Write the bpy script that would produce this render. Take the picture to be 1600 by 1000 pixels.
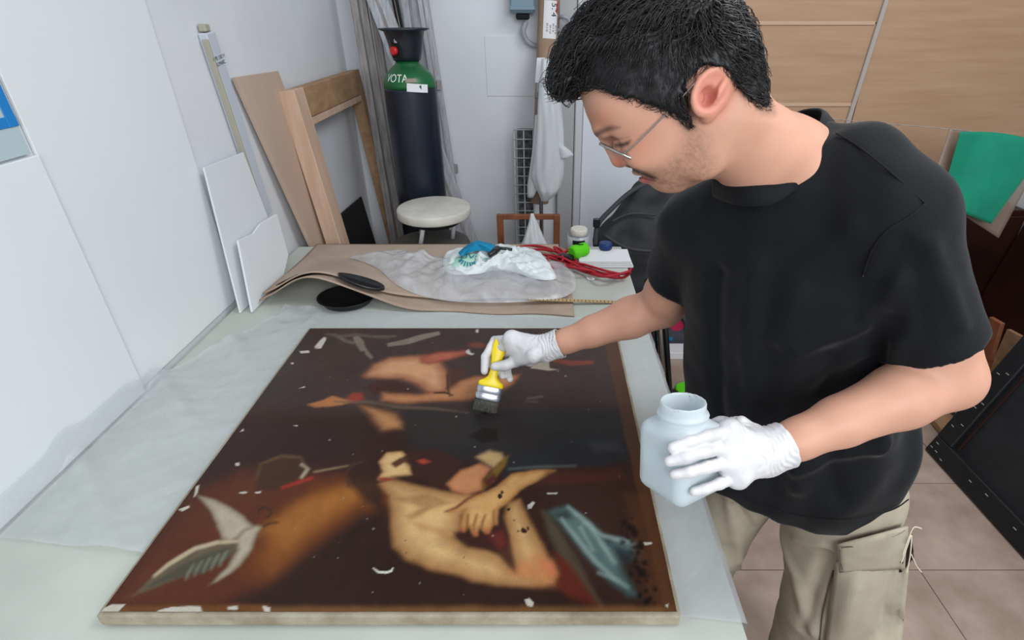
import bpy, bmesh, math, random
import numpy as np
from mathutils import Vector, Matrix, noise as mnoise

for _o in list(bpy.data.objects):
    bpy.data.objects.remove(_o)
scene = bpy.context.scene
COL = scene.collection
RND = random.Random(7)
NPR = np.random.default_rng(11)

# ------------------------------------------------------------------ camera
CAM_H = 1.70
FPX, PX, PY = 850.0, 851.0, 500.0
PITCH = math.atan(485.0 / FPX)
cam_data = bpy.data.cameras.new('camera')
cam_data.sensor_width = 36.0
cam_data.lens = 36.0 * FPX / 1600.0
cam_data.shift_x = (800.0 - PX) / 1600.0
cam_data.clip_start = 0.02
cam = bpy.data.objects.new('camera', cam_data)
cam.location = (0, 0, CAM_H)
cam.rotation_euler = (math.pi / 2 - PITCH, 0, 0)
COL.objects.link(cam)
scene.camera = cam

# ------------------------------------------------------------------ world, lights, exposure
world = bpy.data.worlds.new('world')
scene.world = world
world.use_nodes = True
world.node_tree.nodes['Background'].inputs[0].default_value = (0.86, 0.93, 1.0, 1)
world.node_tree.nodes['Background'].inputs[1].default_value = 0.40


def area_light(name, loc, target, sx, sy, power, col):
    d = bpy.data.lights.new(name, 'AREA')
    d.shape = 'RECTANGLE'
    d.size, d.size_y, d.energy, d.color = sx, sy, power, col
    o = bpy.data.objects.new(name, d)
    o.location = loc
    o.rotation_euler = (Vector(target) - Vector(loc)).to_track_quat('-Z', 'Y').to_euler()
    COL.objects.link(o)
    return o


# daylight through the studio window behind the photographer, and a skylight over the floor
area_light('window_daylight', (0.9, -1.7, 2.5), (0.1, 1.4, 0.9), 2.2, 1.5, 84, (0.93, 0.97, 1.0))
area_light('skylight', (1.3, 0.9, 3.3), (0.9, 1.1, 0), 1.2, 1.2, 40, (0.95, 0.98, 1.0))

scene.view_settings.view_transform = 'Standard'
scene.view_settings.look = 'None'
scene.view_settings.gamma = 1.0
scene.view_settings.exposure = 0.0
scene.view_settings.use_curve_mapping = False

# ------------------------------------------------------------------ helpers
CT, ST = math.cos(PITCH), math.sin(PITCH)


def ray(u, v):
    up = -(v - PY) / FPX
    return Vector(((u - PX) / FPX, CT + ST * up, -ST + CT * up))


CAMV = Vector((0, 0, CAM_H))


def P(u, v, t):
    return CAMV + ray(u, v) * t


def onX(u, v, x):
    d = ray(u, v)
    return CAMV + d * (x / d.x)


def onY(u, v, y):
    d = ray(u, v)
    return CAMV + d * (y / d.y)


def onZ(u, v, z):
    d = ray(u, v)
    return CAMV + d * ((z - CAM_H) / d.z)


def lin(c):
    return tuple((x / 255 / 12.92) if x / 255 <= 0.04045 else ((x / 255 + 0.055) / 1.055) ** 2.4 for x in c)


ORG = {}


def _link(name, data, org, parent):
    o = bpy.data.objects.new(name, data)
    COL.objects.link(o)
    org = Vector(org)
    ORG[o.name] = org
    if parent is not None:
        o.parent = parent
        o.location = org - ORG[parent.name]
    else:
        o.location = org
    return o


def tag(o, label=None, cat=None, group=None, kind=None):
    if label: o['label'] = label
    if cat: o['category'] = cat
    if group: o['group'] = group
    if kind: o['kind'] = kind
    return o


def thing(name, loc, label, cat, group=None):
    return tag(_link(name, None, loc, None), label, cat, group)


def mesh_obj(name, V, F, mat, parent=None, smooth=False, colors=None):
    """world-space vertices -> one mesh object with its origin at its base"""
    V = np.asarray(V, dtype=np.float64).reshape(-1, 3)
    if parent is None:
        lo, hi = V.min(0), V.max(0)
        org = Vector(((lo[0] + hi[0]) / 2, (lo[1] + hi[1]) / 2, lo[2]))
    else:
        org = ORG[parent.name]
    me = bpy.data.meshes.new(name)
    L = V - np.array(org)
    if isinstance(F, np.ndarray):
        n, k = F.shape
        me.vertices.add(len(L)); me.vertices.foreach_set('co', L.astype(np.float32).ravel())
        me.loops.add(n * k); me.loops.foreach_set('vertex_index', F.astype(np.int32).ravel())
        me.polygons.add(n); me.polygons.foreach_set('loop_start', np.arange(0, n * k, k, dtype=np.int32))
        me.update(calc_edges=True); me.validate()
    else:
        me.from_pydata([tuple(p) for p in L], [], [tuple(f) for f in F])
        me.update()
    if smooth:
        me.polygons.foreach_set('use_smooth', np.ones(len(me.polygons), dtype=bool))
    if colors is not None:
        a = me.color_attributes.new('col', 'FLOAT_COLOR', 'POINT')
        c = np.ones((len(L), 4), dtype=np.float32); c[:, :3] = colors
        a.data.foreach_set('color', c.ravel())
    if mat is not None:
        me.materials.append(mat)
    return _link(name, me, org, parent)


def bm_obj(name, bm, mat, parent=None, smooth=False):
    bm.normal_update()
    V = [tuple(v.co) for v in bm.verts]
    bm.verts.index_update()
    F = [[v.index for v in f.verts] for f in bm.faces]
    bm.free()
    return mesh_obj(name, V, F, mat, parent, smooth)


def _bevel(bm, w, seg=1):
    if w > 0:
        bmesh.ops.bevel(bm, geom=bm.edges[:], offset=w, segments=seg, profile=0.6, affect='EDGES', clamp_overlap=True)


def box(name, c, s, mat, parent=None, bevel=0.002, rot=None, seg=1):
    bm = bmesh.new()
    bmesh.ops.create_cube(bm, size=1)
    for v in bm.verts:
        v.co = Vector((v.co.x * s[0], v.co.y * s[1], v.co.z * s[2]))
    _bevel(bm, bevel, seg)
    R = rot if rot is not None else Matrix.Identity(3)
    for v in bm.verts:
        v.co = R @ v.co + Vector(c)
    return bm_obj(name, bm, mat, parent)


def prism(name, pts, off, mat, parent=None, bevel=0.0):
    """flat polygon (world points) given a thickness vector"""
    bm = bmesh.new()
    a = [bm.verts.new(Vector(p)) for p in pts]
    b = [bm.verts.new(Vector(p) + Vector(off)) for p in pts]
    n = len(a)
    bm.faces.new(a[::-1]); bm.faces.new(b)
    for i in range(n):
        bm.faces.new((a[i], a[(i + 1) % n], b[(i + 1) % n], b[i]))
    bmesh.ops.recalc_face_normals(bm, faces=bm.faces[:])
    _bevel(bm, bevel)
    return bm_obj(name, bm, mat, parent)


def bar(name, p, q, w, d, side, mat, parent=None, bevel=0.002):
    """square section bar from p to q: w along side, d along the other axis"""
    p, q = Vector(p), Vector(q)
    ax = (q - p); ln = ax.length; ax.normalize()
    s = Vector(side); s = (s - ax * s.dot(ax)).normalized()
    n = ax.cross(s)
    R = Matrix((s, n, ax)).transposed()
    return box(name, (p + q) / 2, (w, d, ln), mat, parent, bevel, R)


def frames(pts):
    pts = [Vector(p) for p in pts]
    out, nrm = [], None
    for i in range(len(pts)):
        t = (pts[min(i + 1, len(pts) - 1)] - pts[max(i - 1, 0)])
        t = t.normalized() if t.length > 1e-9 else Vector((0, 0, 1))
        if nrm is None:
            nrm = Vector((0, 0, 1)) if abs(t.z) < 0.9 else Vector((1, 0, 0))
        nrm = (nrm - t * nrm.dot(t))
        nrm = nrm.normalized() if nrm.length > 1e-6 else t.orthogonal().normalized()
        out.append((pts[i], nrm, t.cross(nrm)))
    return out


def tube_geo(pts, r, n=8, cap=True, closed=False):
    V, F = [], []
    fr = frames(pts)
    m = len(fr)
    for i, (p, a, b) in enumerate(fr):
        rr = r[i] if hasattr(r, '__len__') else r
        for k in range(n):
            th = 2 * math.pi * k / n
            V.append(p + a * (rr * math.cos(th)) + b * (rr * math.sin(th)))
    for i in range(m - 1 if not closed else m):
        j = (i + 1) % m
        for k in range(n):
            F.append((i * n + k, i * n + (k + 1) % n, j * n + (k + 1) % n, j * n + k))
    if cap and not closed:
        F.append(tuple(range(n))[::-1]); F.append(tuple(range((m - 1) * n, m * n)))
    return V, F


def tube(name, pts, r, mat, parent=None, n=8, closed=False):
    V, F = tube_geo(pts, r, n, True, closed)
    return mesh_obj(name, V, F, mat, parent, True)


def smooth_path(pts, sub=6):
    """Catmull-Rom through the points"""
    pts = [Vector(p) for p in pts]
    out = []
    for i in range(len(pts) - 1):
        p0, p1, p2, p3 = pts[max(i - 1, 0)], pts[i], pts[i + 1], pts[min(i + 2, len(pts) - 1)]
        for k in range(sub):
            t = k / sub
            out.append(0.5 * ((2 * p1) + (p2 - p0) * t + (2 * p0 - 5 * p1 + 4 * p2 - p3) * t * t + (3 * p1 - p0 - 3 * p2 + p3) * t ** 3))
    out.append(pts[-1])
    return out


def lathe(name, prof, c, mat, parent=None, n=40, axis=None, smooth=True):
    """prof: (radius, height) list"""
    c = Vector(c)
    ax = Vector(axis).normalized() if axis is not None else Vector((0, 0, 1))
    a = ax.orthogonal().normalized() if abs(ax.z) < 0.999 else Vector((1, 0, 0))
    b = ax.cross(a)
    V, F = [], []
    for r, h in prof:
        for k in range(n):
            th = 2 * math.pi * k / n
            V.append(c + ax * h + (a * math.cos(th) + b * math.sin(th)) * max(r, 1e-5))
    for i in range(len(prof) - 1):
        for k in range(n):
            F.append((i * n + k, i * n + (k + 1) % n, (i + 1) * n + (k + 1) % n, (i + 1) * n + k))
    F.append(tuple(range(n))[::-1]); F.append(tuple(range((len(prof) - 1) * n, len(prof) * n)))
    o = mesh_obj(name, V, F, mat, parent, smooth)
    if smooth:
        o.data.polygons[len(o.data.polygons) - 1].use_smooth = False
        o.data.polygons[len(o.data.polygons) - 2].use_smooth = False
    return o


def text_mesh(name, s, size, c, right, up, mat, parent, depth=0.0006, wrap=None):
    """flat lettering; wrap(x, y) -> world point bends it over a round surface"""
    cu = bpy.data.curves.new(name, 'FONT')
    cu.body = s; cu.size = size; cu.align_x = 'CENTER'; cu.align_y = 'CENTER'
    tmp = bpy.data.objects.new('tmp_text', cu)
    COL.objects.link(tmp)
    dg = bpy.context.evaluated_depsgraph_get()
    me = bpy.data.meshes.new_from_object(tmp.evaluated_get(dg))
    V0 = [v.co.copy() for v in me.vertices]
    F = [tuple(p.vertices) for p in me.polygons]
    bpy.data.objects.remove(tmp); bpy.data.meshes.remove(me); bpy.data.curves.remove(cu)
    right, up = Vector(right).normalized(), Vector(up).normalized()
    V = [wrap(p.x, p.y) if wrap else Vector(c) + right * p.x + up * p.y for p in V0]
    return mesh_obj(name, V, F, mat, parent)


# ------------------------------------------------------------------ materials
MATS = {}


def mat(name, rgb, rough=0.6, spec=0.4, metal=0.0, var=0.0, vscale=8.0, bump=0.0, bscale=60.0, alpha=1.0,
        trans=0.0, rgb2=None, stretch=(1, 1, 1), sheen=0.0, sss=0.0, translucent=0.0, attr=False, detail=4.0):
    if name in MATS: return MATS[name]
    m = bpy.data.materials.new(name)
    m.use_nodes = True
    nt = m.node_tree; N, L = nt.nodes, nt.links
    b = N['Principled BSDF']
    b.inputs['Roughness'].default_value = rough
    b.inputs['Specular IOR Level'].default_value = spec
    b.inputs['Metallic'].default_value = metal
    b.inputs['Alpha'].default_value = alpha
    b.inputs['Transmission Weight'].default_value = trans
    if sheen: b.inputs['Sheen Weight'].default_value = sheen; b.inputs['Sheen Roughness'].default_value = 0.4
    if sss:
        b.inputs['Subsurface Weight'].default_value = sss
        b.inputs['Subsurface Radius'].default_value = (0.012, 0.005, 0.003)
        b.inputs['Subsurface Scale'].default_value = 1.0
    base = lin(rgb)
    b.inputs['Base Color'].default_value = (*base, 1)
    tc = N.new('ShaderNodeTexCoord')
    mp = N.new('ShaderNodeMapping'); mp.inputs['Scale'].default_value = stretch
    L.new(tc.outputs['Object'], mp.inputs[0])
    csock = None
    if attr:
        at = N.new('ShaderNodeAttribute'); at.attribute_name = 'col'
        csock = at.outputs['Color']
        L.new(csock, b.inputs['Base Color'])
    elif var or rgb2:
        tx = N.new('ShaderNodeTexNoise'); tx.inputs['Scale'].default_value = vscale
        tx.inputs['Detail'].default_value = detail; tx.inputs['Roughness'].default_value = 0.6
        L.new(mp.outputs[0], tx.inputs['Vector'])
        rp = N.new('ShaderNodeValToRGB')
        rp.color_ramp.elements[0].position = 0.35; rp.color_ramp.elements[1].position = 0.68
        c2 = lin(rgb2) if rgb2 else tuple(x * (1 - var) for x in base)
        rp.color_ramp.elements[0].color = (*c2, 1); rp.color_ramp.elements[1].color = (*base, 1)
        L.new(tx.outputs['Fac'], rp.inputs[0]); L.new(rp.outputs[0], b.inputs['Base Color'])
        csock = rp.outputs[0]
    if bump:
        bn = N.new('ShaderNodeTexNoise'); bn.inputs['Scale'].default_value = bscale; bn.inputs['Detail'].default_value = 5
        L.new(mp.outputs[0], bn.inputs['Vector'])
        bp = N.new('ShaderNodeBump'); bp.inputs['Strength'].default_value = bump; bp.inputs['Distance'].default_value = 0.004
        L.new(bn.outputs['Fac'], bp.inputs['Height']); L.new(bp.outputs[0], b.inputs['Normal'])
    if translucent:
        tl = N.new('ShaderNodeBsdfTranslucent'); tl.inputs[0].default_value = (*base, 1)
        if csock: L.new(csock, tl.inputs[0])
        mx = N.new('ShaderNodeMixShader'); mx.inputs[0].default_value = translucent
        out = N['Material Output']
        L.new(b.outputs[0], mx.inputs[1]); L.new(tl.outputs[0], mx.inputs[2]); L.new(mx.outputs[0], out.inputs[0])
    MATS[name] = m
    return m


M_wall = mat('white_plaster', (226, 228, 232), 0.85, 0.2, var=0.07, vscale=2.2, bump=0.12, bscale=25)
M_board = mat('white_board', (232, 236, 237), 0.55, 0.3, var=0.04, vscale=1.5)
M_foam = mat('white_foam_board', (225, 228, 231), 0.6, 0.3, var=0.05, vscale=3)
M_ply = mat('plywood', (178, 145, 117), 0.55, 0.3, rgb2=(166, 132, 104), vscale=3.0, stretch=(0.6, 1, 9), bump=0.05, bscale=20)
M_ply2 = mat('mdf', (198, 174, 158), 0.6, 0.3, rgb2=(188, 163, 146), vscale=4, stretch=(1, 1, .3))
M_wood = mat('raw_pine', (212, 182, 160), 0.6, 0.3, rgb2=(198, 165, 141), vscale=9, stretch=(3, 3, .35), bump=0.1, bscale=40)
M_wood_d = mat('aged_pine', (180, 145, 110), 0.6, 0.3, rgb2=(156, 120, 88), vscale=9, stretch=(3, 1, 3), bump=0.1, bscale=40)
M_orange = mat('varnished_wood', (150, 92, 58), 0.5, 0.4, rgb2=(112, 62, 38), vscale=12)
M_black = mat('black_board', (30, 31, 34), 0.45, 0.4, var=0.3, vscale=5)
M_blackpl = mat('black_plastic', (22, 23, 26), 0.35, 0.5)
M_brown = mat('dark_brown_board', (52, 24, 17), 0.45, 0.35, rgb2=(34, 15, 11), vscale=2.5)
M_alu = mat('grey_aluminium', (188, 190, 197), 0.45, 0.5, metal=0.2, rgb2=(156, 156, 160), vscale=14, stretch=(6, 6, .6))
M_grey_d = mat('weathered_grey_bar', (162, 157, 156), 0.7, 0.3, rgb2=(130, 124, 123), vscale=10, stretch=(5, 5, .6))
M_table = mat('table_cover', (198, 201, 193), 0.5, 0.35, rgb2=(182, 186, 178), vscale=3, bump=0.05, bscale=20)
M_card = mat('cardboard', (178, 158, 142), 0.8, 0.15, rgb2=(160, 139, 122), vscale=5, bump=0.05, bscale=60)
M_tile = mat('floor_tile', (176, 156, 142), 0.45, 0.4, rgb2=(148, 126, 113), vscale=5, bump=0.08, bscale=18, detail=8)
M_grout = mat('grout', (140, 120, 108), 0.9, 0.1)
M_white = mat('white_paint', (225, 226, 226), 0.5, 0.4)
M_paper = mat('paper', (225, 225, 228), 0.8, 0.1)
M_ink = mat('black_ink', (25, 25, 28), 0.7, 0.2)
M_steel = mat('steel', (170, 172, 175), 0.3, 0.5, metal=1.0)
M_red = mat('red_cord', (168, 24, 40), 0.55, 0.4, bump=0.2, bscale=300)
# ================================================================== the room
ZT = 0.80
WX, WY, RX = -1.10, 3.32, 2.55      # left wall, back wall, right wall


def struct(o):
    o['kind'] = 'structure'
    return o


floor = struct(box('floor', (0.73, 1.35, -0.03), (3.7, 4.1, 0.04), M_grout, bevel=0))
ORG_floor = ORG[floor.name]
ts = 0.40
tile_me = None
ix0, iy0 = 1.31, 1.219
for i in range(-6, 4):
    for j in range(-4, 6):
        cx, cy = ix0 + (i + 0.5) * ts, iy0 + (j + 0.5) * ts
        if cx < -1.1 or cx > 2.6 or cy < -0.5 or cy > 3.3: continue
        if tile_me is None:
            t0 = box('tile', (cx, cy, -0.005), (ts - 0.003, ts - 0.003, 0.010), M_tile, floor, 0.0015)
            tile_me = t0.data
            t0c = (cx, cy)
        else:
            o = bpy.data.objects.new('tile', tile_me)
            COL.objects.link(o)
            o.parent = floor
            o.location = t0.location + Vector((cx - t0c[0], cy - t0c[1], RND.uniform(-.0006, .0006)))
# object-space texture would repeat on the shared tile mesh: read the tile pattern in world space
nt = M_tile.node_tree
geo = nt.nodes.new('ShaderNodeNewGeometry')
for nd in nt.nodes:
    if nd.type == 'MAPPING':
        nt.links.new(geo.outputs['Position'], nd.inputs[0])

struct(box('wall_left', (WX - 0.05, 1.35, 1.4), (0.1, 4.1, 2.8), M_wall, bevel=0))
struct(box('wall_back', (0.73, WY + 0.05, 1.4), (3.7, 0.1, 2.8), M_wall, bevel=0))
struct(box('wall_right', (RX + 0.05, 1.35, 1.4), (0.1, 4.1, 2.8), M_wall, bevel=0))
# door casing at the back: grey post with a slim pipe, a pale door leaf to its right
M_casing = mat('grey_casing', (176, 176, 178), 0.6, 0.3)
M_casing2 = mat('light_casing', (205, 207, 210), 0.6, 0.3)
a, b = onY(872, 150, 3.28), onY(898, 150, 3.28)
struct(box('trim_1', ((a.x + b.x) / 2, WY - 0.025, 1.4), (b.x - a.x, 0.05, 2.78), M_casing, bevel=0.004))
a2, b2 = onY(899, 150, 3.28), onY(911, 150, 3.28)
struct(box('trim_2', ((a2.x + b2.x) / 2, WY - 0.03, 1.4), (b2.x - a2.x, 0.06, 2.78), M_casing2, bevel=0.006))
M_door = mat('pale_door', (222, 226, 233), 0.5, 0.35)
struct(box('door_1', (b2.x + 0.44, WY - 0.012, 1.15), (0.87, 0.02, 2.26), M_door, bevel=0.003))

# plywood partition: sheets held by a slim grey cover strip
PYY = 2.92
part = thing('plywood_partition', (1.75, PYY, 1.05), 'tall partition of tan plywood sheets with a slim grey joint strip, behind the man', 'partition')
s1 = onY(1385, 0, PYY); s1b = onY(1325, 190, PYY)
sx = (s1.x + s1b.x) / 2
zc = [0.80, onY(1260, 163, PYY).z, onY(1260, 36, PYY).z, 2.7]
for k in range(3):
    box('plywood_sheet', ((0.88 + sx) / 2, PYY, (zc[k] + zc[k + 1]) / 2), (sx - 0.88 - 0.004, 0.015, zc[k + 1] - zc[k] - 0.006), M_ply, part, 0.001)
box('plywood_sheet', ((sx + 2.53) / 2, PYY, (zc[0] + 2.7) / 2), (2.53 - sx - 0.004, 0.015, 1.90), M_ply, part, 0.001)
M_strip = mat('joint_strip', (168, 158, 152), 0.5, 0.4)
M_strip2 = mat('pale_ply_edge', (190, 160, 133), 0.6, 0.3)
# strip runs at a slight slant like the photograph's
bar('joint_strip', onY(1287, 310, PYY - 0.014), onY(1392, -22, PYY - 0.014), 0.022, 0.014, (1, 0, 0), M_strip, part, 0.003)
bar('joint_strip', onY(1144, 300, PYY - 0.014), onY(1162, -22, PYY - 0.014), 0.014, 0.012, (1, 0, 0), M_strip, part, 0.003)
for z in zc[1:3]:
    box('edge_band', ((0.88 + sx) / 2, PYY - 0.010, z), (sx - 0.88 - 0.03, 0.006, 0.016), M_strip2, part, 0.001)

# dark brown sideboard below the plywood
db = thing('dark_cabinet', (1.7, 2.9, 0), 'dark reddish-brown cabinet below the plywood partition', 'cabinet')
box('body', (1.71, 2.93, 0.395), (1.62, 0.36, 0.79), M_brown, db, 0.004)
for k in range(3):
    box('door', (0.90 + 0.54 * (k + 0.5), 2.742, 0.39), (0.53, 0.016, 0.74), M_brown, db, 0.003)

tag(prism('brown_board', [(RX - 0.03, 2.72, 0.82), (RX - 0.03, 1.5, 0.82), (RX - 0.14, 1.5, 0.003), (RX - 0.14, 2.72, 0.003)], (0.018, 0, 0), M_brown, None, 0.002), 'dark brown board leaning on the right wall beside the cabinet', 'board')
# ------------------------------------------------------------------ boards on the left wall
seamY = onX(220, 600, WX + 0.012).y
tag(box('wall_board', (WX + 0.009, seamY - 0.75, (0.80 + 1.43) / 2), (0.016, 1.5, 0.63), M_board, bevel=0.0015),
    'low white board on the left wall, nearest the camera, under the blue-taped panel', 'board')
y2 = onX(250, 80, WX + 0.006).y
tag(box('wall_board', (WX + 0.005, (seamY + y2) / 2 + 0.002, 1.66), (0.008, y2 - seamY - 0.006, 1.70), M_board, bevel=0.001),
    'tall smooth white board on the left wall between the taped panel and the bare plaster', 'board')
tp = thing('taped_panel', (WX, seamY - 0.4, 1.435), 'pale grey panel edged with blue tape at the upper left', 'panel')
M_pane = mat('pale_grey_panel', (184, 202, 208), 0.35, 0.4)
M_tape = mat('blue_tape', (30, 128, 200), 0.45, 0.4)
zb = onX(30, 187, WX + 0.01).z
box('panel', (WX + 0.006, seamY - 0.42, 1.86), (0.010, 0.82, 0.85), M_pane, tp, 0.001)
box('tape_strip', (WX + 0.0125, seamY - 0.40, zb), (0.002, 0.78, 0.020), M_tape, tp, 0.0005)
bar('tape_strip', (WX + 0.0130, seamY - 0.022, zb - 0.01), (WX + 0.0130, seamY - 0.026, 2.27), 0.022, 0.002, (0, 1, 0), M_tape, tp, 0.0005)

# ------------------------------------------------------------------ worktable
TX0, TX1, TY0, TY1 = WX + 0.022, 0.335, 0.28, 2.228
tb = thing('worktable', (-0.36, 1.25, 0), 'large worktable with an off-white covered top under the painting', 'table')
box('tabletop', ((TX0 + TX1) / 2, (TY0 + TY1) / 2, ZT - 0.02), (TX1 - TX0, TY1 - TY0, 0.04), M_table, tb, 0.006, seg=2)
M_leg = mat('black_steel', (30, 30, 32), 0.4, 0.5, metal=0.5)
box('apron', (TX1 - 0.09, (TY0 + TY1) / 2, ZT - 0.075), (0.03, TY1 - TY0 - 0.2, 0.07), M_wood_d, tb)
box('apron', (TX0 + 0.09, (TY0 + TY1) / 2, ZT - 0.075), (0.03, TY1 - TY0 - 0.2, 0.07), M_wood_d, tb)
for lx in (TX0 + 0.1, TX1 - 0.1):
    for ly in (TY0 + 0.12, TY1 - 0.12):
        box('leg', (lx, ly, ZT / 2 - 0.02), (0.06, 0.06, ZT - 0.04), M_wood_d, tb, 0.004)


# ------------------------------------------------------------------ transparent sheet under the painting
def clear_plastic(name, rgb, body, rough=0.22, bump=0.35, bscale=9.0):
    """thin polythene film: mostly clear with a milky, glossy share"""
    m = bpy.data.materials.new(name); m.use_nodes = True
    nt = m.node_tree; N, L = nt.nodes, nt.links
    b = N['Principled BSDF']
    b.inputs['Base Color'].default_value = (*lin(rgb), 1)
    b.inputs['Roughness'].default_value = rough
    b.inputs['Specular IOR Level'].default_value = 0.6
    tr = N.new('ShaderNodeBsdfTransparent')
    mx = N.new('ShaderNodeMixShader')
    tc = N.new('ShaderNodeTexCoord')
    bn = N.new('ShaderNodeTexNoise'); bn.inputs['Scale'].default_value = bscale; bn.inputs['Detail'].default_value = 6
    bn.inputs['Distortion'].default_value = 1.2
    L.new(tc.outputs['Object'], bn.inputs['Vector'])
    bp = N.new('ShaderNodeBump'); bp.inputs['Strength'].default_value = bump; bp.inputs['Distance'].default_value = 0.01
    L.new(bn.outputs['Fac'], bp.inputs['Height']); L.new(bp.outputs[0], b.inputs['Normal'])
    mr = N.new('ShaderNodeMapRange')
    mr.inputs['From Min'].default_value = 0.3; mr.inputs['From Max'].default_value = 0.75
    mr.inputs['To Min'].default_value = body * 0.75; mr.inputs['To Max'].default_value = min(1, body * 1.3)
    L.new(bn.outputs['Fac'], mr.inputs['Value'])
    L.new(mr.outputs[0], mx.inputs[0]); L.new(tr.outputs[0], mx.inputs[1]); L.new(b.outputs[0], mx.inputs[2])
    L.new(mx.outputs[0], N['Material Output'].inputs[0])
    MATS[name] = m
    return m


M_film = clear_plastic('clear_film', (212, 216, 220), 0.40, 0.16, 0.35, 5)
M_film2 = clear_plastic('milky_film', (214, 216, 220), 0.50, 0.16, 0.5, 12)


def ridged(x, y, seed, n=9, f0=3.0, f1=16.0):
    rg = np.random.default_rng(seed)
    s = np.zeros_like(np.asarray(x, dtype=float)); tot = 0
    for _ in range(n):
        a = rg.uniform(0, math.pi); f = rg.uniform(f0, f1); ph = rg.uniform(0, 6.28)
        w = 1 / f
        q = x * math.cos(a) + y * math.sin(a)
        wob = 0.12 * np.sin((x * math.sin(a) - y * math.cos(a)) * f * 0.6 + ph)
        s += w * (1 - np.abs(np.sin((q + wob) * f + ph))) ** 2
        tot += w
    return s / tot


def grid_faces(nu, nv):
    i = np.arange(nu - 1)[:, None]; j = np.arange(nv - 1)[None, :]
    a = (i * nv + j).ravel()
    return np.stack([a, a + nv, a + nv + 1, a + 1], 1)


# film: from the wall (climbing it a little) across the table, over the right edge
nu, nv = 190, 110
su = np.linspace(0, 1, nu)[:, None] * np.ones((1, nv))
sv = np.ones((nu, 1)) * np.linspace(0, 1, nv)[None, :]
width = 0.07 + (TX1 - TX0) + 0.17
yn = 0.72 - 0.20 * su           # near edge runs at a slight slant
yf = 1.66 - 0.10 * su
y = yn + (yf - yn) * sv
s0 = 0.24 * np.clip((y - 1.12) / 0.50, 0, 1)          # beyond the middle the film leaves the wall at a slant
s = s0 + su * (width - s0)
wr = ridged(s, y, 5, 10, 6, 30)
x = np.where(s < 0.07, TX0 + 0.010, TX0 + 0.010 + (s - 0.07))
z = np.where(s < 0.07, ZT + 0.004 + (0.07 - s), ZT + 0.003)
fall = s - 0.07 - (TX1 - TX0) + 0.006
x = np.where(fall > 0, TX1 + 0.006 + 0.014 * np.clip(fall / 0.17, 0, 1) + 0.012 * np.sin(y * 30) * np.clip(fall / .1, 0, 1), x)
z = np.where(fall > 0, ZT + 0.004 - fall, z)
under = (x > -0.76) & (x < 0.24)
amp = np.where(under, 0.0, 0.026)
amp = np.where(x > 0.24, 0.007, amp)
left = np.clip((-0.76 - x) / 0.30, 0, 1)
sag = 0.030 * left * (1 - sv) ** 0.6 * np.clip((y - 0.62) / .2, 0, 1)
z = np.where(fall > 0, z, z + wr * amp * np.clip((s) / 0.05, 0, 1) + 0)
# long pulled folds running towards the wall
z = np.where((fall <= 0) & ~under, z + 0.020 * left * np.clip(np.sin(y * 21 + 9 * x + 2 * np.sin(x * 7)) ** 3, 0, 1), z)
V = np.stack([x, y, z], -1).reshape(-1, 3)
film = mesh_obj('plastic_sheet', V, grid_faces(nu, nv), M_film, None, True)
tag(film, 'clear crinkled plastic sheet spread under the painting and over the table edge', 'plastic sheet')

# ------------------------------------------------------------------ the painting
PZ = 0.832
X0, X1 = -0.735, 0.2195
Y0, Y1 = 0.5445, 1.468
nx, ny = 420, 400
gx, gy = np.meshgrid(np.linspace(X0, X1, nx), np.linspace(Y0, Y1, ny), indexing='ij')


def fbm(x, y, f, seed, octv=4):
    rg = np.random.default_rng(seed)
    out = np.zeros_like(x); amp = 1.0; tot = 0
    for o in range(octv):
        for _ in range(3):
            a = rg.uniform(0, 6.28); ph = rg.uniform(0, 6.28, 2)
            q = x * math.cos(a) + y * math.sin(a); r = -x * math.sin(a) + y * math.cos(a)
            out += amp * np.sin(q * f + ph[0] + 1.7 * np.sin(r * f * 0.8 + ph[1]))
        tot += 3 * amp
        amp *= 0.55; f *= 2.1
    return out / tot


art = np.zeros((nx, ny, 3)); art[:] = lin((48, 27, 20))


def poly_sdf(px, py, poly):
    d2 = np.full(px.shape, 1e9); inside = np.zeros(px.shape, bool)
    n = len(poly)
    for i in range(n):
        ax, ay = poly[i]; bx, by = poly[(i + 1) % n]
        ex, ey = bx - ax, by - ay
        t = np.clip(((px - ax) * ex + (py - ay) * ey) / (ex * ex + ey * ey + 1e-12), 0, 1)
        d2 = np.minimum(d2, (px - ax - t * ex) ** 2 + (py - ay - t * ey) ** 2)
        if ay != by:
            c = ((ay > py) != (by > py)) & (px < (bx - ax) * (py - ay) / (by - ay) + ax)
            inside ^= c
    return np.where(inside, -1, 1) * np.sqrt(d2)


jit = 0.003 * fbm(gx, gy, 60, 3)


def A3(pts): return [(560 + x * .34, 660 + y * .34) for x, y in pts]      # study crops of the canvas
def A2(pts): return [(500 + x * .3625, 500 + y * .3625) for x, y in pts]
def A1(pts): return [(120 + x * .5, 500 + y * .5) for x, y in pts]


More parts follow.
